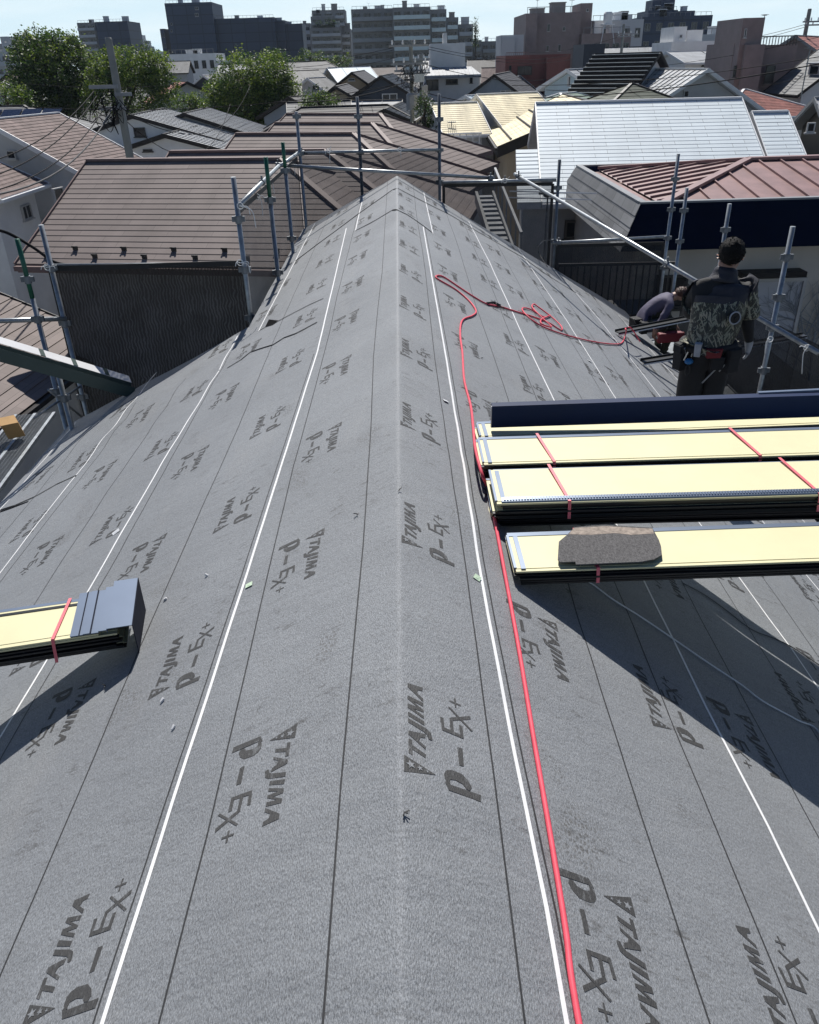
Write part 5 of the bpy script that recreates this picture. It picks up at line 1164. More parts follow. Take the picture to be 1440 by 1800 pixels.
# filler houses further back: every roof that shows between the named ones
FILL = 'small roofs filling the distance'
for i, (x, y, Y, w_, rf, wl_, hp, lab) in enumerate((
    (455, 122, 120, 7, 'r_dark', 'offwhite', 0, 'dark roof peeping out above the middle trees'), (530, 108, 150, 8, 'r_grey', 'grey', 1, 'grey hipped roof before the grey apartment block'),
    (665, 118, 130, 7, 'r_brown', 'tan', 0, 'brown roof left of the transformer pole top'), (725, 130, 115, 6, 'r_grey', 'offwhite', 1, 'small grey hip right behind the transformer pole'),
    (865, 104, 130, 7, 'r_dark', 'offwhite', 0, 'dark roof above the white house, left of the brick building'), (880, 118, 118, 5, 'r_tan', 'tan', 0, 'rosy roof just left of the brick building'),
    (285, 108, 150, 9, 'r_grey', 'grey', 0, 'grey roof beside the low white apartment house'), (430, 112, 140, 8, 'r_lightgrey', 'offwhite', 0, 'long pale roof below the largest dark block'),
    (245, 152, 92, 7, 'r_grey', 'offwhite', 0, 'grey roof low behind the left utility pole'),
    (1380, 150, 60, 5, 'r_dark', 'midgrey', 1, 'dark hip below the steep grey slate roof'), (1120, 82, 110, 9, 'r_lightgrey', 'grey', 0, 'pale curved looking canopy roof behind the black course roof'),
    (770, 105, 150, 6, 'r_lightgrey', 'offwhite', 0, 'pale roof behind the white rooftop room'), (480, 150, 80, 5, 'r_grey', 'offwhite', 0, 'grey roof right of the middle trees'),
    (560, 178, 56, 4, 'r_grey', 'grey', 0, 'low grey roof above the brown ridges'), (605, 186, 52, 5, 'r_dark', 'tan', 1, 'low dark hip directly above the back brown ridge'),
    (655, 176, 60, 4, 'r_lightgrey', 'grey', 0, 'small pale ribbed roof in front of the navy gable'))):
    A = at(x, y, Y=Y) - Vector((w_ / 2, 0, 0)); B = A + Vector((w_, rnd.uniform(-1, 1), 0))
    house(lab, A, B, A.z - 1.7, 3.4, wl_, rf, hl=hp, hr=hp, style='course' if rf != 'r_lightgrey' else 'flat', gap=1.2, course=.3, group=FILL)
# ---------------------------------------------------------------- trees
def tree(label, lobes, Y, px=3.2, dens=1.0, depth=None, seed=1, name='tree', cat='tree', mixw=(5, 4, 1), cone=False):
    """lobes: (cx, cy, rx, ry) in photo pixels; leaves are small quads in many clumps spread through each lobe's volume"""
    r = random.Random(seed); c0 = at(lobes[0][0], lobes[0][1], Y=Y); sc = Y * .87 / FPX / .9
    root = thing(name, label, cat, (c0.x, Y, G)); mb = MB(); tb = MB()
    tb.tube([(c0.x, Y, G), (c0.x + .1, Y, (G + c0.z) / 2), (c0.x, Y, c0.z)], [.32, .24, .12], 8)
    for (cx, cy, rx, ry) in lobes:
        C = at(cx, cy, Y=Y + r.uniform(-1, 1)); RX, RZ = rx * sc, ry * sc * 1.05; RY = min(RX, RZ) * 1.0
        for _ in range(3):
            q_ = C + Vector((r.uniform(-.8, .8) * RX, r.uniform(-.8, .8) * RY, r.uniform(.1, .95) * RZ)); tb.tube([C, C.lerp(q_, .5) + Vector((r.uniform(-.2, .2), 0, .1)), q_], [.06, .04, .015], 5)
        tb.tube([(c0.x, Y, (G + c0.z) / 2), ((c0.x + C.x) / 2, (Y + C.y) / 2, (c0.z + C.z) / 2 - .4), C], [.16, .1, .04], 6)
        ncl = max(10, int(dens * rx * ry / 7)); ls = px * sc
        for _ in range(ncl):
            while True:
                p = Vector((r.uniform(-1, 1), r.uniform(-1, 1), r.uniform(-1, 1)))
                if .15 < p.length < 1: break
            p = p.normalized() * (p.length ** .6) * r.uniform(.85, 1.22)
            if cone: k = (1 - (p.z + 1) / 2) * .95 + .05; p.x *= k; p.y *= k
            cc = C + Vector((p.x * RX, p.y * RY, p.z * RZ)); cr = ls * r.uniform(1.3, 3.2)
            wts = list(mixw)
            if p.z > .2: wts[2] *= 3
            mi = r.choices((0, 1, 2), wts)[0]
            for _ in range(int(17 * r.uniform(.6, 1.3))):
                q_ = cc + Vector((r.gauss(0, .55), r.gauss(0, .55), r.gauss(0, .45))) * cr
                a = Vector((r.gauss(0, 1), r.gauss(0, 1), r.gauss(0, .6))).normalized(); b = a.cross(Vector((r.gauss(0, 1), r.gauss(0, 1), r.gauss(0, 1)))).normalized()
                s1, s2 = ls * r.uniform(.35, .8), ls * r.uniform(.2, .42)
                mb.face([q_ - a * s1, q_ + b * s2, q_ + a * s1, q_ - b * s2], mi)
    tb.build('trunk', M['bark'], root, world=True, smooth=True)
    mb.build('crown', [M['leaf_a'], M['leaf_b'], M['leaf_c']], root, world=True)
    return root
tree('biggest dark green tree on the left, round dense crown', [(95, 125, 60, 50), (60, 88, 32, 22), (110, 85, 30, 20), (85, 165, 60, 45), (130, 140, 35, 50), (50, 130, 28, 40)], 78, 3.4, 1.5, seed=1, mixw=(7, 4, 1))
tree('yellow-green tree behind the left utility pole', [(190, 125, 32, 30), (230, 118, 40, 28), (270, 122, 28, 26), (225, 160, 70, 34), (285, 155, 25, 30)], 74, 3.2, 1.5, seed=2, mixw=(3, 5, 3))
tree('bright low bush at the far left edge below the skyline', [(10, 172, 38, 22), (38, 178, 18, 16)], 66, 3.0, 1.4, seed=3, mixw=(3, 5, 2))
tree('small light green bush between pole tree and middle trees', [(333, 182, 26, 17), (345, 178, 12, 12)], 70, 2.6, 1.6, seed=4, mixw=(3, 5, 2))
tree('dense green tree in the middle, in front of the dark block', [(430, 145, 52, 40), (475, 135, 34, 30), (505, 165, 22, 30), (440, 180, 70, 40), (395, 165, 30, 26), (480, 175, 35, 36), (430, 200, 60, 38), (380, 205, 24, 24)], 66, 3.0, 1.6, seed=5, mixw=(4, 5, 2))
tree('pointed light green tree standing before the dark block right end', [(470, 108, 22, 16), (492, 106, 16, 14)], 140, 2.6, 1.6, seed=6, mixw=(3, 5, 2))
tree('round dark shrub above the back brown ridge', [(562, 182, 26, 20), (548, 192, 18, 16), (580, 190, 16, 18)], 54, 2.8, 1.7, seed=7, mixw=(5, 4, 1))
tree('dark narrow conifer on the terrace end of the stepped block', [(836, 58, 5, 19)], 252, 1.6, 5, seed=8, cone=True, mixw=(7, 2, 0))
tree('low trees below the grey apartment block', [(545, 106, 26, 13), (580, 115, 30, 12), (605, 108, 12, 10)], 160, 2.2, 1.8, seed=9, mixw=(4, 5, 1))
tree('dark shrub right of the transformer pole', [(745, 205, 14, 32), (752, 230, 12, 20)], 44, 2.6, 1.8, seed=10, mixw=(7, 3, 0))
tree('tall thin dark conifer right of the dark blue tower', [(258, 85, 6, 10), (264, 93, 7, 9)], 330, 1.6, 3, seed=11, mixw=(7, 2, 0))
tree('roof terrace planting on the grey stepped block', [(570, 43, 14, 4), (585, 41, 9, 4)], 286, 1.6, 4, seed=12, name='terrace_shrub', cat='shrub', mixw=(6, 3, 0))
# ---------------------------------------------------------------- utility poles, wires, aerials
def upole(label, top, Y, r0, r1, arms, extras=(), ins=True):
    T = at(*top, Y=Y); root = thing('utility_pole', label, 'utility pole', (T.x, Y, G), 'concrete utility poles')
    mb = MB(); mb.tube([(T.x, Y, G), (T.x, Y, T.z - .06), (T.x, Y, T.z)], [r1, r0, r0 * .85], 14); mb.build('shaft', M['pole'], root, world=True, smooth=True)
    for (py, xl, xr) in arms:
        z = at(top[0], py, Y=Y).z; a = at(xl, py, Y=Y).x; b = at(xr, py, Y=Y).x; k = 1 / FPX * Y * .87
        mb = MB(); mb.box((T.x + (xl) * k, Y - r0 - .12, z - .05), (T.x + (xr) * k, Y - r0 - .02, z + .05)); arm = mb.build('crossarm', M['trim_grey'], root, world=True)
        for t in ((.08, .35, .65, .92) if ins else ()):
            x = T.x + (xl + (xr - xl) * t) * k; mb = MB(); mb.tube([(x, Y - r0 - .07, z + .051), (x, Y - r0 - .07, z + .12), (x, Y - r0 - .07, z + .2), (x, Y - r0 - .07, z + .26)], [.03, .055, .04, .05], 8); mb.build('insulator', M['trim_white'], arm)
    for e in extras: e(root, T)
    return root, T
def knot(y0, y1, spread, n, seed, Y, x):
    def f(root, T):
        r = random.Random(seed); mb = MB()
        for _ in range(n):
            a = at(x + r.uniform(-spread, spread), r.uniform(y0, y1), Y=Y - .35); b = at(x + r.uniform(-spread, spread), r.uniform(y0, y1), Y=Y - .45); m_ = (a + b) / 2 + Vector((r.uniform(-.4, .4), -.1, -r.uniform(.1, .6)))
            mb.tube(smoothpath([a, m_, b], 4), .013, 4)
        mb.build('jumper_wires', M['wire'], root, world=True)
    return f
def boxes(lst, Y, m='trim_grey'):
    def f(root, T):
        for (x0, y0, x1, y1, dp, nm) in lst:
            a, b = at(x0, y0, Y=Y - .35), at(x1, y1, Y=Y - .35); mb = MB()
            if nm == 'transformer': c = (a + b) / 2; r_ = (b.x - a.x) / 2; mb.tube([(c.x, Y - .3 - r_, b.z), (c.x, Y - .3 - r_, a.z - .1), (c.x, Y - .3 - r_, a.z)], [r_, r_, r_ * .7], 16); mb.box((c.x - r_ * .4, Y - .35 - 2 * r_, (a.z + b.z) / 2 - .2), (c.x + r_ * .4, Y - .28 - 2 * r_, (a.z + b.z) / 2 + .2))
            else: mb.box((a.x, Y - .35 - dp, b.z), (b.x, Y - .35, a.z))
            mb.build(nm, M[m], root, world=True)
    return f
U1, T1 = upole('leaning looking grey utility pole on the left, bare round top and tangled wires', (190, 66), 27.5, .1, .165, [(152, -46, 4), (166, -3, 26), (190, -36, 12)], [knot(158, 208, 20, 13, 5, 27.5, 184), knot(168, 195, 10, 7, 6, 27.5, 204)], False)
U2, T2 = upole('central utility pole carrying a grey transformer and crowded crossarms', (722, 70), 48, .1, .14, [(80, -38, 30), (112, -36, 30), (124, -30, 22), (140, -14, 22)], [knot(110, 160, 24, 34, 7, 48, 728), boxes([(714, 163, 734, 192, .5, 'transformer'), (741, 150, 752, 168, .3, 'junction_box')], 48), boxes([(728, 130, 746, 144, .3, 'metal_canister')], 48, 'steel')])
upole('thin dark utility pole at the right edge against the sky', (1424, 15), 70, .14, .2, [(38, -10, 30), (44, -6, 34)])
upole('dark utility pole rising beside the water tank roof', (1097, 42), 88, .12, .18, [(60, -12, 26), (64, -10, 20)])
upole('second slim pole just right of the central transformer pole', (740, 95), 60, .12, .16, [(104, -16, 16), (128, -12, 16)], [knot(100, 160, 12, 14, 9, 60, 741)])
def cable(label, a, b, sag, rad=.02, m='wire', n=14, grp='overhead cables'):
    rad = min(rad * .7, .02)
    a, b = Vector(a), Vector(b); pts = [a.lerp(b, k / n) - Vector((0, 0, sag * 4 * (k / n) * (1 - k / n))) for k in range(n + 1)]
    mb = MB(); mb.tube(pts, rad, 5); tag(mb.build('overhead_cable', M[m], smooth=True), label, 'cable', grp)
p = lambda x, y, Y: at(x, y, Y=Y)
cable('black cable from the left pole to the left edge, top of the fan', p(165, 160, 27), p(-20, 285, 19), .25)
cable('black cable of the left fan, second from the top', p(170, 168, 27), p(-20, 312, 17.5), .3)
cable('black cable of the left fan reaching the grey gable window', p(180, 195, 27), p(-20, 338, 16.5), .35)
cable('thick pale cable of the left fan, nearest the pole foot', p(196, 192, 27), p(-30, 345, 15.5), .5, .035, 'wiregrey')
cable('sagging black cable from the left pole over the pale ribbed roofs', p(205, 190, 27), p(440, 150, 58), 1.6)
cable('second sagging cable from the left pole across the white gable', p(206, 198, 27), p(405, 182, 52), 1.9)
cable('long black cable crossing the left trees at their foot', p(-20, 184, 40), p(700, 148, 48), .6, .025)
cable('thin cable over the tree tops at the left', p(-20, 140, 45), p(330, 146, 60), .3, .015)
cable('thick cable from the central pole to the left, over the navy gable', p(716, 143, 48), p(480, 178, 42), .35, .04)
cable('upper cable from central pole towards the left blocks', p(690, 84, 48), p(430, 104, 95), .5, .02)
cable('second upper cable from central pole towards the left blocks', p(690, 88, 48), p(455, 112, 90), .5, .02)
cable('third upper cable from central pole towards the left blocks', p(700, 100, 48), p(520, 118, 80), .3, .02)
cable('upper cable from central pole to the right, over the white house', p(754, 82, 48), p(1000, 96, 88), .5, .02)
cable('second cable from central pole to the right, below the uppermost', p(752, 86, 48), p(1010, 103, 85), .5, .02)
cable('cable from central pole to the brick building wall', p(745, 112, 48), p(1000, 132, 80), .6, .025)
cable('thick cable from central pole over the cream roofs', p(735, 158, 48), p(960, 168, 52), .5, .035)
cable('lower thick cable from central pole ending at the blue-grey gable', p(735, 170, 48), p(900, 160, 62), .5, .03)
cable('long thick cable crossing the pale grey gable at right', p(930, 172, 40), p(1460, 108, 30), .25, .03)
cable('second long cable crossing right houses above the thick one', p(900, 150, 46), p(1460, 96, 36), .3, .02)
cable('cable across the black course roof to the right edge', p(1000, 128, 60), p(1460, 60, 55), .4, .018)
cable('thin cable falling along the steep grey slate roof', p(1340, 150, 34), p(1460, 118, 32), .1, .012)
cable('cable from the right edge pole towards the mauve tower', p(1418, 42, 70), p(1200, 76, 120), .5, .025)
cable('second cable from the right edge pole running left', p(1420, 46, 70), p(1180, 82, 118), .6, .025)
cable('cable running from tank side pole to the brick building', p(1095, 62, 88), p(930, 92, 110), .4, .025)
cable('low cable over the striped black roof base', p(960, 158, 48), p(1180, 150, 44), .1, .02)
# thick black cable dropping beside the left scaffold
mb = MB(); mb.tube(smoothpath([p(-30, 400, 8.6), p(0, 405, 8.6), p(25, 415, 8.7), p(60, 436, 8.7), p(95, 460, 8.7), p(130, 468, 8.6)], 6), .016, 8)
tag(mb.build('power_cable', M['wire'], smooth=True), 'thick black cable curving down to the top of the big black mesh sheet', 'cable')
# aerials on roofs
def aerial(label, x, y0, y1, Y, n=5, wd=8):
    root = thing('roof_aerial', label, 'aerial', tuple(p(x, y1, Y)), 'roof aerials'); mb = MB(); a, b = p(x, y0, Y), p(x, y1, Y); mb.tube([(a.x, Y, b.z - 1.0), (a.x, Y, a.z)], .022, 6); mb.build('mast', M['steeldark'], root, world=True)
    mb = MB(); k = Y * .87 / FPX
    mb.bar((a.x - wd * k * .5, Y, a.z - .05), (a.x + wd * k * .5, Y, a.z - .05), .03, .03)
    for i in range(n): x_ = a.x + (i / (n - 1) - .5) * wd * k; mb.bar((x_, Y - .25, a.z - .02), (x_, Y + .25, a.z - .02), .02, .02)
    mb.build('elements', M['steeldark'], root, world=True)
aerial('aerial on the lower cream roof', 794, 213, 226, 42.5, 5, 14)
aerial('slender aerial on the brown tiled building roof', 1006, 0, 25, 125.5)
aerial('aerial beside the mauve stair tower top', 1345, 25, 36, 57)
aerial('aerial over the steep grey slate roof', 1425, 83, 120, 34, 5, 10)
aerial('aerial in front of the stepped apartment block', 648, 5, 16, 262, 4, 6)
aerial('aerial mast left of the brown tiled building', 945, 0, 28, 126, 4, 5)
# ---------------------------------------------------------------- people
def skin(name, joints, bones, rootj, sub=2, smooth=True):
    """grow one continuous surface round a skeleton; joints: name -> (x, y, z, r) or (x, y, z, rx, ry)"""
    ks = list(joints); me = bpy.data.meshes.new(name)
    me.from_pydata([joints[k][:3] for k in ks], [(ks.index(a), ks.index(b)) for a, b in bones], [])
    o = bpy.data.objects.new(name, me); COL.objects.link(o)
    o.modifiers.new('s', 'SKIN'); sv = me.skin_vertices[0].data
    for i, k in enumerate(ks):
        j = joints[k]; sv[i].radius = (j[3], j[4] if len(j) > 4 else j[3]); sv[i].use_root = (k == rootj)
    m = o.modifiers.new('d', 'SUBSURF'); m.levels = sub; m.render_levels = sub
    dg = bpy.context.evaluated_depsgraph_get(); nm = bpy.data.meshes.new_from_object(o.evaluated_get(dg))
    o.modifiers.clear(); old = o.data; o.data = nm; nm.name = name; bpy.data.meshes.remove(old)
    nm.polygons.foreach_set('use_smooth', [smooth] * len(nm.polygons)); nm.materials.clear(); return o
def paint(o, mats, fn):
    for m in mats: o.data.materials.append(m)
    for p in o.data.polygons: p.material_index = fn(p.center)
M['skin'] = mat('skin', (0.36, 0.2, 0.14), 0.5, var=0.08)
M['hair_black'] = mat('black_hair', (0.007, 0.0065, 0.0065), 0.7, var=0.4, scale=60, bump=0.8, bscale=150, spec=0.2)
M['hair_brown'] = mat('brown_hair', (0.075, 0.03, 0.018), 0.5, var=0.4, scale=60, bump=0.8, bscale=120)
M['cloth_black'] = mat('black_cloth', (0.012, 0.012, 0.014), 0.8, var=0.25, scale=8, bump=0.3, bscale=30)
M['cloth_yoke'] = mat('charcoal_nylon', (0.04, 0.04, 0.05), 0.62, var=0.2, scale=5, bump=0.8, bscale=22, spec=0.25)
M['cloth_purple'] = mat('purple_grey_cotton', (0.08, 0.072, 0.12), 0.75, var=0.15, scale=6, bump=0.6, bscale=14)
M['cloth_olive'] = mat('olive_work_trousers', (0.05, 0.05, 0.032), 0.8, var=0.2, scale=6, bump=0.4, bscale=20)
M['glove'] = mat('grey_white_glove', (0.4, 0.41, 0.43), 0.7, var=0.15, scale=20)
M['redbag'] = mat('red_nylon', (0.16, 0.008, 0.014), 0.6, var=0.2)
M['bluetool'] = mat('blue_plastic', (0.02, 0.16, 0.4), 0.3, var=0.1)
def camo():
    k = NT('grass_camouflage'); v = k.coord('Object')
    def streak(rot, sc, lo, hi):
        c = k.n('TexCoord'); m = k.n('Mapping'); m.inputs['Rotation'].default_value = rot; m.inputs['Scale'].default_value = (sc, sc * .4, sc * .14)
        m0 = k.n('Mapping'); m0.inputs['Rotation'].default_value = rot; m.inputs['Rotation'].default_value = (0, 0, 0)
        k.l(c.outputs['Object'], m0.inputs['Vector']); k.l(m0.outputs[0], m.inputs['Vector']); return k.ramp(k.noise(m.outputs[0], 1.0, 3, .5), [(lo, 0.0), (hi, 1.0)])
    base = k.ramp(k.noise(v, 9, 3), [(0.35, (0.02, 0.022, 0.016)), (0.65, (0.07, 0.07, 0.05))])
    c = k.mix(streak((0, .5, .2), 70, .55, .58), base, (0.33, 0.31, 0.23))
    c = k.mix(streak((.1, -.7, -.2), 74, .55, .58), c, (0.25, 0.26, 0.19)); c = k.mix(streak((0, .1, .5), 66, .58, .61), c, (0.02, 0.022, 0.02))
    k.l(c, k.b.inputs['Base Color']); k.b.inputs['Roughness'].default_value = 0.6; k.bump(k.noise(v, 14, 3), .5, .02); return k.m
M['camo'] = camo()
M['chrome'] = mat('bright_tool_steel', (0.6, 0.6, 0.6), 0.25, 0.9, var=0.1)
def hand(J, B, wrist, pre, d, up, side, curl, mat_=None):
    """palm, four unequal fingers and a thumb as short chains rooted in the palm; d: pointing direction, side: towards the thumb"""
    W = Vector(J[wrist][:3]); d, side = Vector(d).normalized(), Vector(side).normalized(); n = Vector(up).normalized()
    P = W + d * .055; J[pre + 'palm'] = (*P, .034, .02); B.append((wrist, pre + 'palm'))
    for i, (o, l) in enumerate(((.027, .066), (.009, .074), (-.009, .069), (-.026, .055))):
        a = P + d * .03 + side * o; b = a + (d * .8 + n * curl * .6) * l * .55; c = b + (d * .45 + n * curl) * l * .5
        for nm, q_, r_ in (('a', a, .0105), ('b', b, .0095), ('c', c, .0085)): J[pre + str(i) + nm] = (*q_, r_)
        B.extend([(pre + 'palm', pre + str(i) + 'a'), (pre + str(i) + 'a', pre + str(i) + 'b'), (pre + str(i) + 'b', pre + str(i) + 'c')])
    t0 = W + d * .03 + side * .034; t1 = t0 + (d * .7 + side * .5 + n * .3 * curl).normalized() * .035; t2 = t1 + (d + n * .5 * curl).normalized() * .028
    for nm, q_, r_ in (('ta', t0, .013), ('tb', t1, .011), ('tc', t2, .009)): J[pre + nm] = (*q_, r_)
    B.extend([(pre + 'palm', pre + 'ta'), (pre + 'ta', pre + 'tb'), (pre + 'tb', pre + 'tc')])
def hairball(name, c, r, m, root, seed, cut, tufts=260, ln=.03, shape=None):
    rr = random.Random(seed); mb = MB(); c = Vector(c)
    mb.ball(c, r, 20, 14)
    mb.v = [tuple(Vector(v) + (Vector(v) - c) * (.06 * noise.noise(Vector(v) * 30))) for v in mb.v]
    for _ in range(tufts):
        d = Vector((rr.gauss(0, 1), rr.gauss(0, 1), rr.gauss(0, 1))).normalized()
        if not cut(d): continue
        p_ = c + Vector((d.x * r[0], d.y * r[1], d.z * r[2])) * .97; t = (d * .7 + Vector((rr.uniform(-.6, .6), rr.uniform(-.6, .6), rr.uniform(-.9, .3)))).normalized()
        s_ = t.cross(d).normalized() * .006
        mb.face([p_ - s_, p_ + s_, p_ + t * ln * rr.uniform(.5, 1.2)])
    return mb.build(name, m, root)
# standing man, back to the camera, head turned to the right
px_ = 2.325; py_ = 5.8; pz_ = -math.tan(PHI(1)) * px_ + .01
J = {'pel': (0, 0, .92, .14, .115), 'sp': (.01, .01, 1.07, .135, .1), 'ch': (.03, .04, 1.24, .16, .115), 'nb': (.055, .07, 1.41, .075), 'nk': (.075, .085, 1.47, .056), 'jaw': (.095, .105, 1.525, .068),
     'hd': (.1, .1, 1.585, .082), 'tp': (.1, .095, 1.635, .066), 'nose': (.178, .175, 1.555, .012), 'chin': (.14, .15, 1.495, .03), 'earR': (.16, .06, 1.56, .014), 'earL': (.045, .15, 1.56, .014),
     'sL': (-.115, .09, 1.33, .07), 'eL': (-.1, .24, 1.12, .052), 'wL': (-.02, .4, 1.04, .034), 'sR': (.215, .03, 1.34, .075), 'eR': (.275, .02, 1.08, .052), 'wR': (.335, .06, .92, .033),
     'hL': (-.08, 0, .84, .12), 'kL': (-.075, .05, .46, .098), 'aL': (-.09, .0, .12, .07), 'tL': (-.09, .15, .09, .045), 'hR': (.08, 0, .84, .12), 'kR': (.09, .04, .42, .098), 'aR': (.11, -.01, -.02, .07), 'tR': (.12, .14, -.05, .045)}
B = [('pel', 'sp'), ('sp', 'ch'), ('ch', 'nb'), ('nb', 'nk'), ('nk', 'jaw'), ('jaw', 'hd'), ('hd', 'tp'), ('jaw', 'nose'), ('jaw', 'chin'), ('hd', 'earR'), ('hd', 'earL'), ('ch', 'sL'), ('sL', 'eL'), ('eL', 'wL'), ('ch', 'sR'), ('sR', 'eR'), ('eR', 'wR'),
     ('pel', 'hL'), ('hL', 'kL'), ('kL', 'aL'), ('aL', 'tL'), ('pel', 'hR'), ('hR', 'kR'), ('kR', 'aR'), ('aR', 'tR')]
hand(J, B, 'wR', 'r', (.05, .06, -1), (-.6, .7, 0), (.5, .8, 0), .5); hand(J, B, 'wL', 'l', (.8, .4, -.4), (.1, -.3, -.9), (.2, .7, .4), .8)
man = thing('person', 'man standing with his back turned, camouflage fan vest, black trousers, pale gloves', 'person', (px_, py_, pz_), 'roofers at work on the far eave')
b_ = skin('body', J, B, 'pel'); adopt(b_, man)
def pm(c):
    if c.z > 1.44 and abs(c.x - .1) < .13: return 0
    if (c.x > .26 and c.z < .935) or (c.x < -.02 and c.y > .33 and c.z < 1.06): return 2
    return 1
paint(b_, [M['skin'], M['cloth_black'], M['glove']], pm)
V = {'lo': (.0, -.01, .97, .19, .15), 'mid': (.01, -.02, 1.1, .205, .165), 'ch': (.03, .03, 1.25, .205, .16), 'up': (.05, .05, 1.36, .14, .115), 'col': (.068, .075, 1.43, .095, .088), 'col2': (.08, .085, 1.5, .088, .084), 'sL': (-.11, .09, 1.33, .085), 'cL': (-.1, .18, 1.2, .08), 'sR': (.225, .03, 1.34, .1), 'cR': (.272, .022, 1.16, .088), 'cR2': (.28, .02, 1.11, .08)}
vest = skin('fan_vest', V, [('lo', 'mid'), ('mid', 'ch'), ('ch', 'up'), ('up', 'col'), ('col', 'col2'), ('ch', 'sL'), ('sL', 'cL'), ('ch', 'sR'), ('sR', 'cR'), ('cR', 'cR2')], 'mid', 3); adopt(vest, man)
for v in vest.data.vertices:
    q_ = v.co; n1 = noise.noise(q_ * 7); n2 = noise.noise(Vector((q_.x * 6, q_.y * 6, q_.z * 34)))
    v.co = q_ + v.normal * (n1 * .012 + (n2 * (.013 if q_.z < 1.34 else .005) if q_.z > 1.26 else n2 * .005))
paint(vest, [M['cloth_yoke'], M['camo']], lambda c: 1 if (c.z < 1.285 - .12 * abs(c.x - .02) or (c.x > .215 and c.z < 1.335) or (c.x < -.19 and c.z < 1.27)) else 0)
def fan(x, y, z, nx, r=.043):
    n = Vector((nx, -1, .05)).normalized(); u = n.cross(Vector((0, 0, 1))).normalized(); w_ = u.cross(n); c = Vector((x, y, z)) + n * .004; mb = MB()
    pts = [c + (u * math.cos(t) + w_ * math.sin(t)) * r for t in [2 * math.pi * k / 24 for k in range(25)]]; mb.tube(pts, .005, 6, caps=False); f = mb.build('fan_ring', M['glove'], vest); mb = MB()
    mb.prism([c + (u * math.cos(t) + w_ * math.sin(t)) * (r - .004) for t in [2 * math.pi * k / 24 for k in range(24)]], -n * .02, n * .001)
    for k in range(8): t = k * math.pi / 4; mb.bar(c + n * .002, c + n * .003 + (u * math.cos(t) + w_ * math.sin(t)) * (r - .006), .003, .003)
    mb.ball(c + n * .003, .009, 8, 6); mb.build('fan_grille', M['black'], vest)
fan(.085, -.187, 1.19, .25)
hairball('hair', (.092, .08, 1.598), (.09, .098, .1), M['hair_black'], man, 5, lambda d: d.z > -.8 and not (d.x * .75 + d.y * .6 > .35 and d.z < .35), 520, .013)
mb = MB(); pts = [Vector((.19 * math.cos(t), .15 * math.sin(t) - .005, .945 + .01 * math.sin(3 * t))) for t in [2 * math.pi * k / 28 for k in range(29)]]; mb.tube(pts, .03, 8, caps=False); belt = mb.build('tool_belt', M['cloth_black'], man, smooth=True)
def pouch(nm, c, s, m, rz=0, parent=None):
    mb = MB(); x, y, z = s; mb.hexa([(-x * .85, -y, -z), (x * .85, -y, -z), (x * .85, y, -z), (-x * .85, y, -z), (-x, -y * 1.1, z), (x, -y * 1.1, z), (x, y * 1.1, z), (-x, y * 1.1, z)]); mb.box((-x * .9, -y * 1.25, z * .35), (x * .9, -y * 1.12, z * .95))
    o = mb.build(nm, m, parent or belt); o.location = c; o.rotation_euler = (0, 0, rz); o.modifiers.new('b', 'BEVEL').width = .006; return o
pouch('red_pouch', (-.02, -.17, .93), (.06, .025, .035), M['redbag']); pouch('white_pouch', (-.13, -.15, .95), (.025, .02, .05), M['glove'], -.5); pouch('black_pouch', (-.19, -.02, .86), (.05, .05, .1), M['cloth_black'], -1.2); pouch('black_pouch', (.13, -.14, .86), (.06, .035, .09), M['cloth_black'], .5); pouch('black_pouch', (.02, -.16, .85), (.05, .025, .05), M['cloth_black'])
mb = MB(); mb.ball((-.165, -.1, .845), (.034, .026, .024)); mb.build('tape_measure', M['bluetool'], belt, smooth=True)
mb = MB(); mb.tube([(-.165 + .018 * math.sin(t), -.1, .775 + .04 * math.cos(t)) for t in [k * .5 for k in range(13)]], .005, 5); mb.build('carabiner', M['black'], belt)
for a, b in (((-.06, -.15, .69), (.03, -.15, .80)), ((.05, -.16, .78), (.1, -.16, .86))): mb = MB(); mb.bar(a, b, .012, .006); mb.tube([b, Vector(b) + (Vector(b) - Vector(a)) * .3], .009, 6); mb.build('tool_handle', M['alu'], belt)
r = random.Random(4)
for k in range(7): x = -.21 + k * .012; mb = MB(); z = .9 + r.uniform(-.06, .06); mb.bar((x, -.06 - r.uniform(0, .05), z), (x + r.uniform(-.05, .03), -.09, z + r.uniform(.03, .09)), .009, .009); mb.build('hand_tool', M['chrome'] if k % 2 else M['cloth_black'], belt)
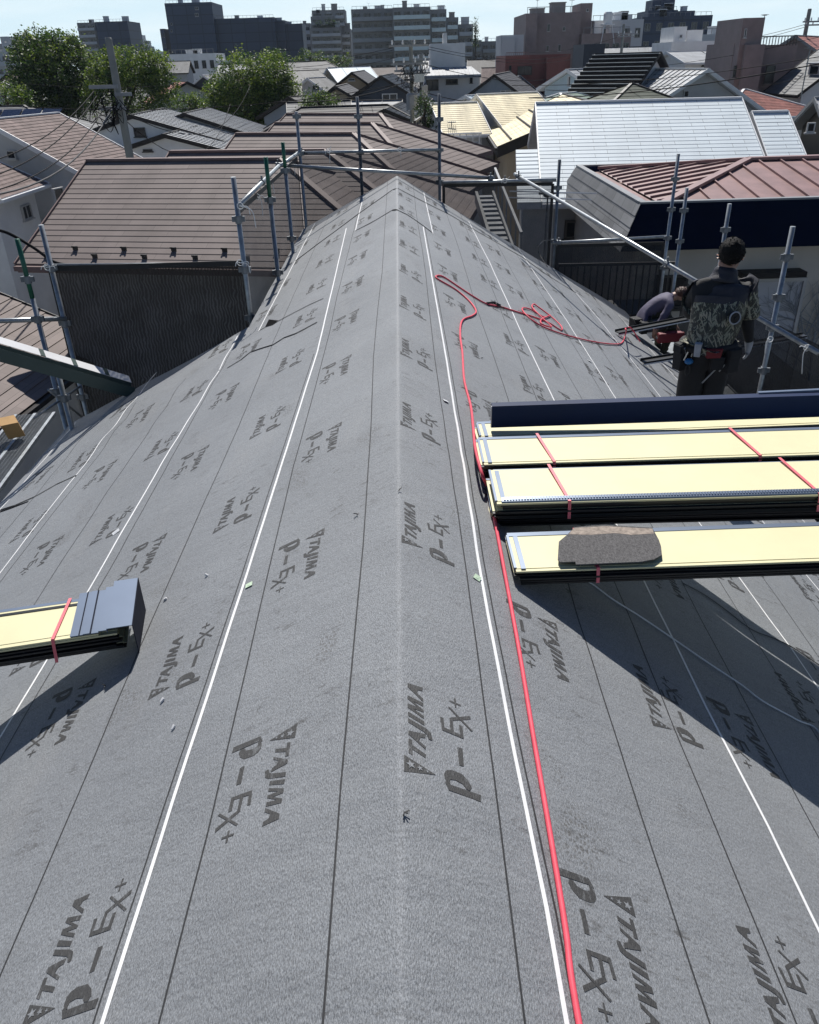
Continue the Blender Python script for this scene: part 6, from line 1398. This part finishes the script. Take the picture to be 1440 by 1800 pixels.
# crouching man beyond the eave, bent forward to the right
o_ = Vector((3.55, 10.75, -2.27))
def W_(d): return {k: (v[0] - o_.x, v[1] - o_.y, v[2] - o_.z, *v[3:]) for k, v in d.items()}
J = W_({'pel': (3.31, 10.8, -1.72, .135), 'sp': (3.42, 10.8, -1.555, .12), 'ch': (3.57, 10.79, -1.43, .13), 'nb': (3.68, 10.78, -1.385, .066), 'nk': (3.725, 10.775, -1.375, .05), 'jaw': (3.80, 10.77, -1.41, .058), 'hd': (3.80, 10.77, -1.355, .078), 'tp': (3.82, 10.77, -1.315, .062), 'nose': (3.885, 10.74, -1.42, .012), 'ear': (3.785, 10.69, -1.375, .014),
        'sR': (3.62, 10.6, -1.45, .066), 'eR': (3.51, 10.53, -1.62, .05), 'wR': (3.42, 10.5, -1.755, .036), 'sL': (3.62, 10.97, -1.45, .066), 'eL': (3.72, 11.0, -1.68, .048), 'wL': (3.84, 10.95, -1.86, .034),
        'hR': (3.34, 10.66, -1.76, .1), 'kR': (3.71, 10.61, -1.665, .078), 'aR': (3.6, 10.62, -2.12, .052), 'tR': (3.78, 10.6, -2.2, .042), 'hL': (3.34, 10.95, -1.76, .1), 'kL': (3.73, 10.98, -1.68, .078), 'aL': (3.62, 10.97, -2.12, .052), 'tL': (3.8, 10.98, -2.2, .042)})
B = [('pel', 'sp'), ('sp', 'ch'), ('ch', 'nb'), ('nb', 'nk'), ('nk', 'hd'), ('hd', 'jaw'), ('hd', 'tp'), ('jaw', 'nose'), ('hd', 'ear'), ('ch', 'sR'), ('sR', 'eR'), ('eR', 'wR'), ('ch', 'sL'), ('sL', 'eL'), ('eL', 'wL'), ('pel', 'hR'), ('hR', 'kR'), ('kR', 'aR'), ('aR', 'tR'), ('pel', 'hL'), ('hL', 'kL'), ('kL', 'aL'), ('aL', 'tL')]
hand(J, B, 'wR', 'r', (-.1, -.2, -1), (.8, .2, 0), (.5, -.8, 0), .5); hand(J, B, 'wL', 'l', (.7, -.1, -.6), (-.3, 0, -.9), (.1, .9, .2), .7)
man2 = thing('person', 'crouching man bent forward in a purple-grey shirt and olive trousers, brown hair, at the eave', 'person', tuple(o_), 'roofers at work on the far eave')
b_ = skin('body', J, B, 'pel'); adopt(b_, man2)
def pm2(c):
    x, z = c.x + o_.x, c.z + o_.z
    if x > 3.685 and z > -1.5: return 0
    if (x < 3.46 and z < -1.735 and c.y + o_.y < 10.54) or (x > 3.82 and z < -1.8 and c.y + o_.y > 10.9 and z > -2.0): return 0
    if z < -2.1: return 3
    if z > -1.69 + (x - 3.3) * .62 or (c.y + o_.y < 10.6 and x < 3.6 and z > -1.8) or (c.y + o_.y > 11.02): return 1
    return 2
paint(b_, [M['skin'], M['cloth_purple'], M['cloth_olive'], M['black']], pm2)
for v in b_.data.vertices:
    if v.co.x < .12 and v.co.z > .55: v.co += v.normal * (noise.noise(Vector((v.co.x * 8, v.co.y * 8, v.co.z * 40 + v.co.x * 20))) * .01)
hairball('hair', (.255, .02, .935), (.09, .09, .078), M['hair_brown'], man2, 6, lambda d: not (d.z < -.5 and d.x > 0), 420, .022)
mb = MB(); c = Vector((-.23, .04, .56)); mb.tube([c + Vector((.1 * math.sin(t) * .8, .17 * math.cos(t), .08 * math.sin(t))) for t in [2 * math.pi * k / 20 for k in range(21)]], .028, 8, caps=False); belt2 = mb.build('tool_belt', M['cloth_black'], man2, smooth=True)
pouch('black_pouch', (-.34, -.02, .55), (.06, .07, .07), M['cloth_black'], .3, belt2); pouch('black_pouch', (-.26, -.15, .52), (.05, .04, .08), M['cloth_black'], .2, belt2)
for k in range(9): x = -.36 + .02 * k + r.uniform(-.01, .01); mb = MB(); y = -.1 - r.uniform(0, .1); z = .56 + r.uniform(-.06, .08); mb.bar((x, y, z), (x + r.uniform(-.05, .05), y - .02, z + r.uniform(.03, .08)), .014, .01); mb.build('hand_tool', M['chrome'] if k % 2 else M['black'], belt2)
root = thing('tool_bag', 'red tool bag in front of the crouching man behind the black batten', 'bag', (3.52, 10.38, -1.86))
mb = MB(); mb.hexa([(-.1, -.07, -.03), (.24, -.09, .0), (.24, .07, .0), (-.1, .07, -.03), (-.09, -.06, .1), (.25, -.07, .12), (.25, .05, .12), (-.09, .05, .1)]); o = mb.build('bag_body', M['redbag'], root); bv = o.modifiers.new('b', 'BEVEL'); bv.width = .02; bv.segments = 3
mb = MB(); mb.tube([(0, -.01, .1), (.02, -.01, .16), (.12, -.01, .17), (.15, -.01, .11)], .008, 6); mb.build('handle', M['black'], root, smooth=True)
mb = MB(); mb.box((-.105, -.03, .02), (-.1005, .03, .05)); mb.build('reflector', M['chrome'], root)
root = thing('scaffold_plank', 'dark steel scaffold plank under the crouching man along the eave', 'plank', (3.95, 10, -2.3))
mb = MB(); mb.box((-.27, -3.5, -.04), (.27, 2.3, 0)); mb.build('deck', M['steeldark'], root)
for x in (-.28, .272): mb = MB(); mb.box((x, -3.5, -.05), (x + .008, 2.3, .02)); mb.build('side_rail', M['steeldark'], root)
# ---------------------------------------------------------------- thin summer haze: one even volume round the whole scene
hz = MB(); hz.box((-600, -60, G - 1), (600, 900, 60))
hm = bpy.data.materials.new('thin_haze'); hm.use_nodes = True; ht = hm.node_tree; ht.nodes.clear()
pv = ht.nodes.new('ShaderNodeVolumePrincipled'); pv.inputs['Color'].default_value = (0.72, 0.86, 1.0, 1); pv.inputs['Density'].default_value = 0.00009; pv.inputs['Anisotropy'].default_value = 0.25
ho = ht.nodes.new('ShaderNodeOutputMaterial'); ht.links.new(pv.outputs[0], ho.inputs['Volume'])
tag(hz.build('haze', hm), None, None, kind='stuff')
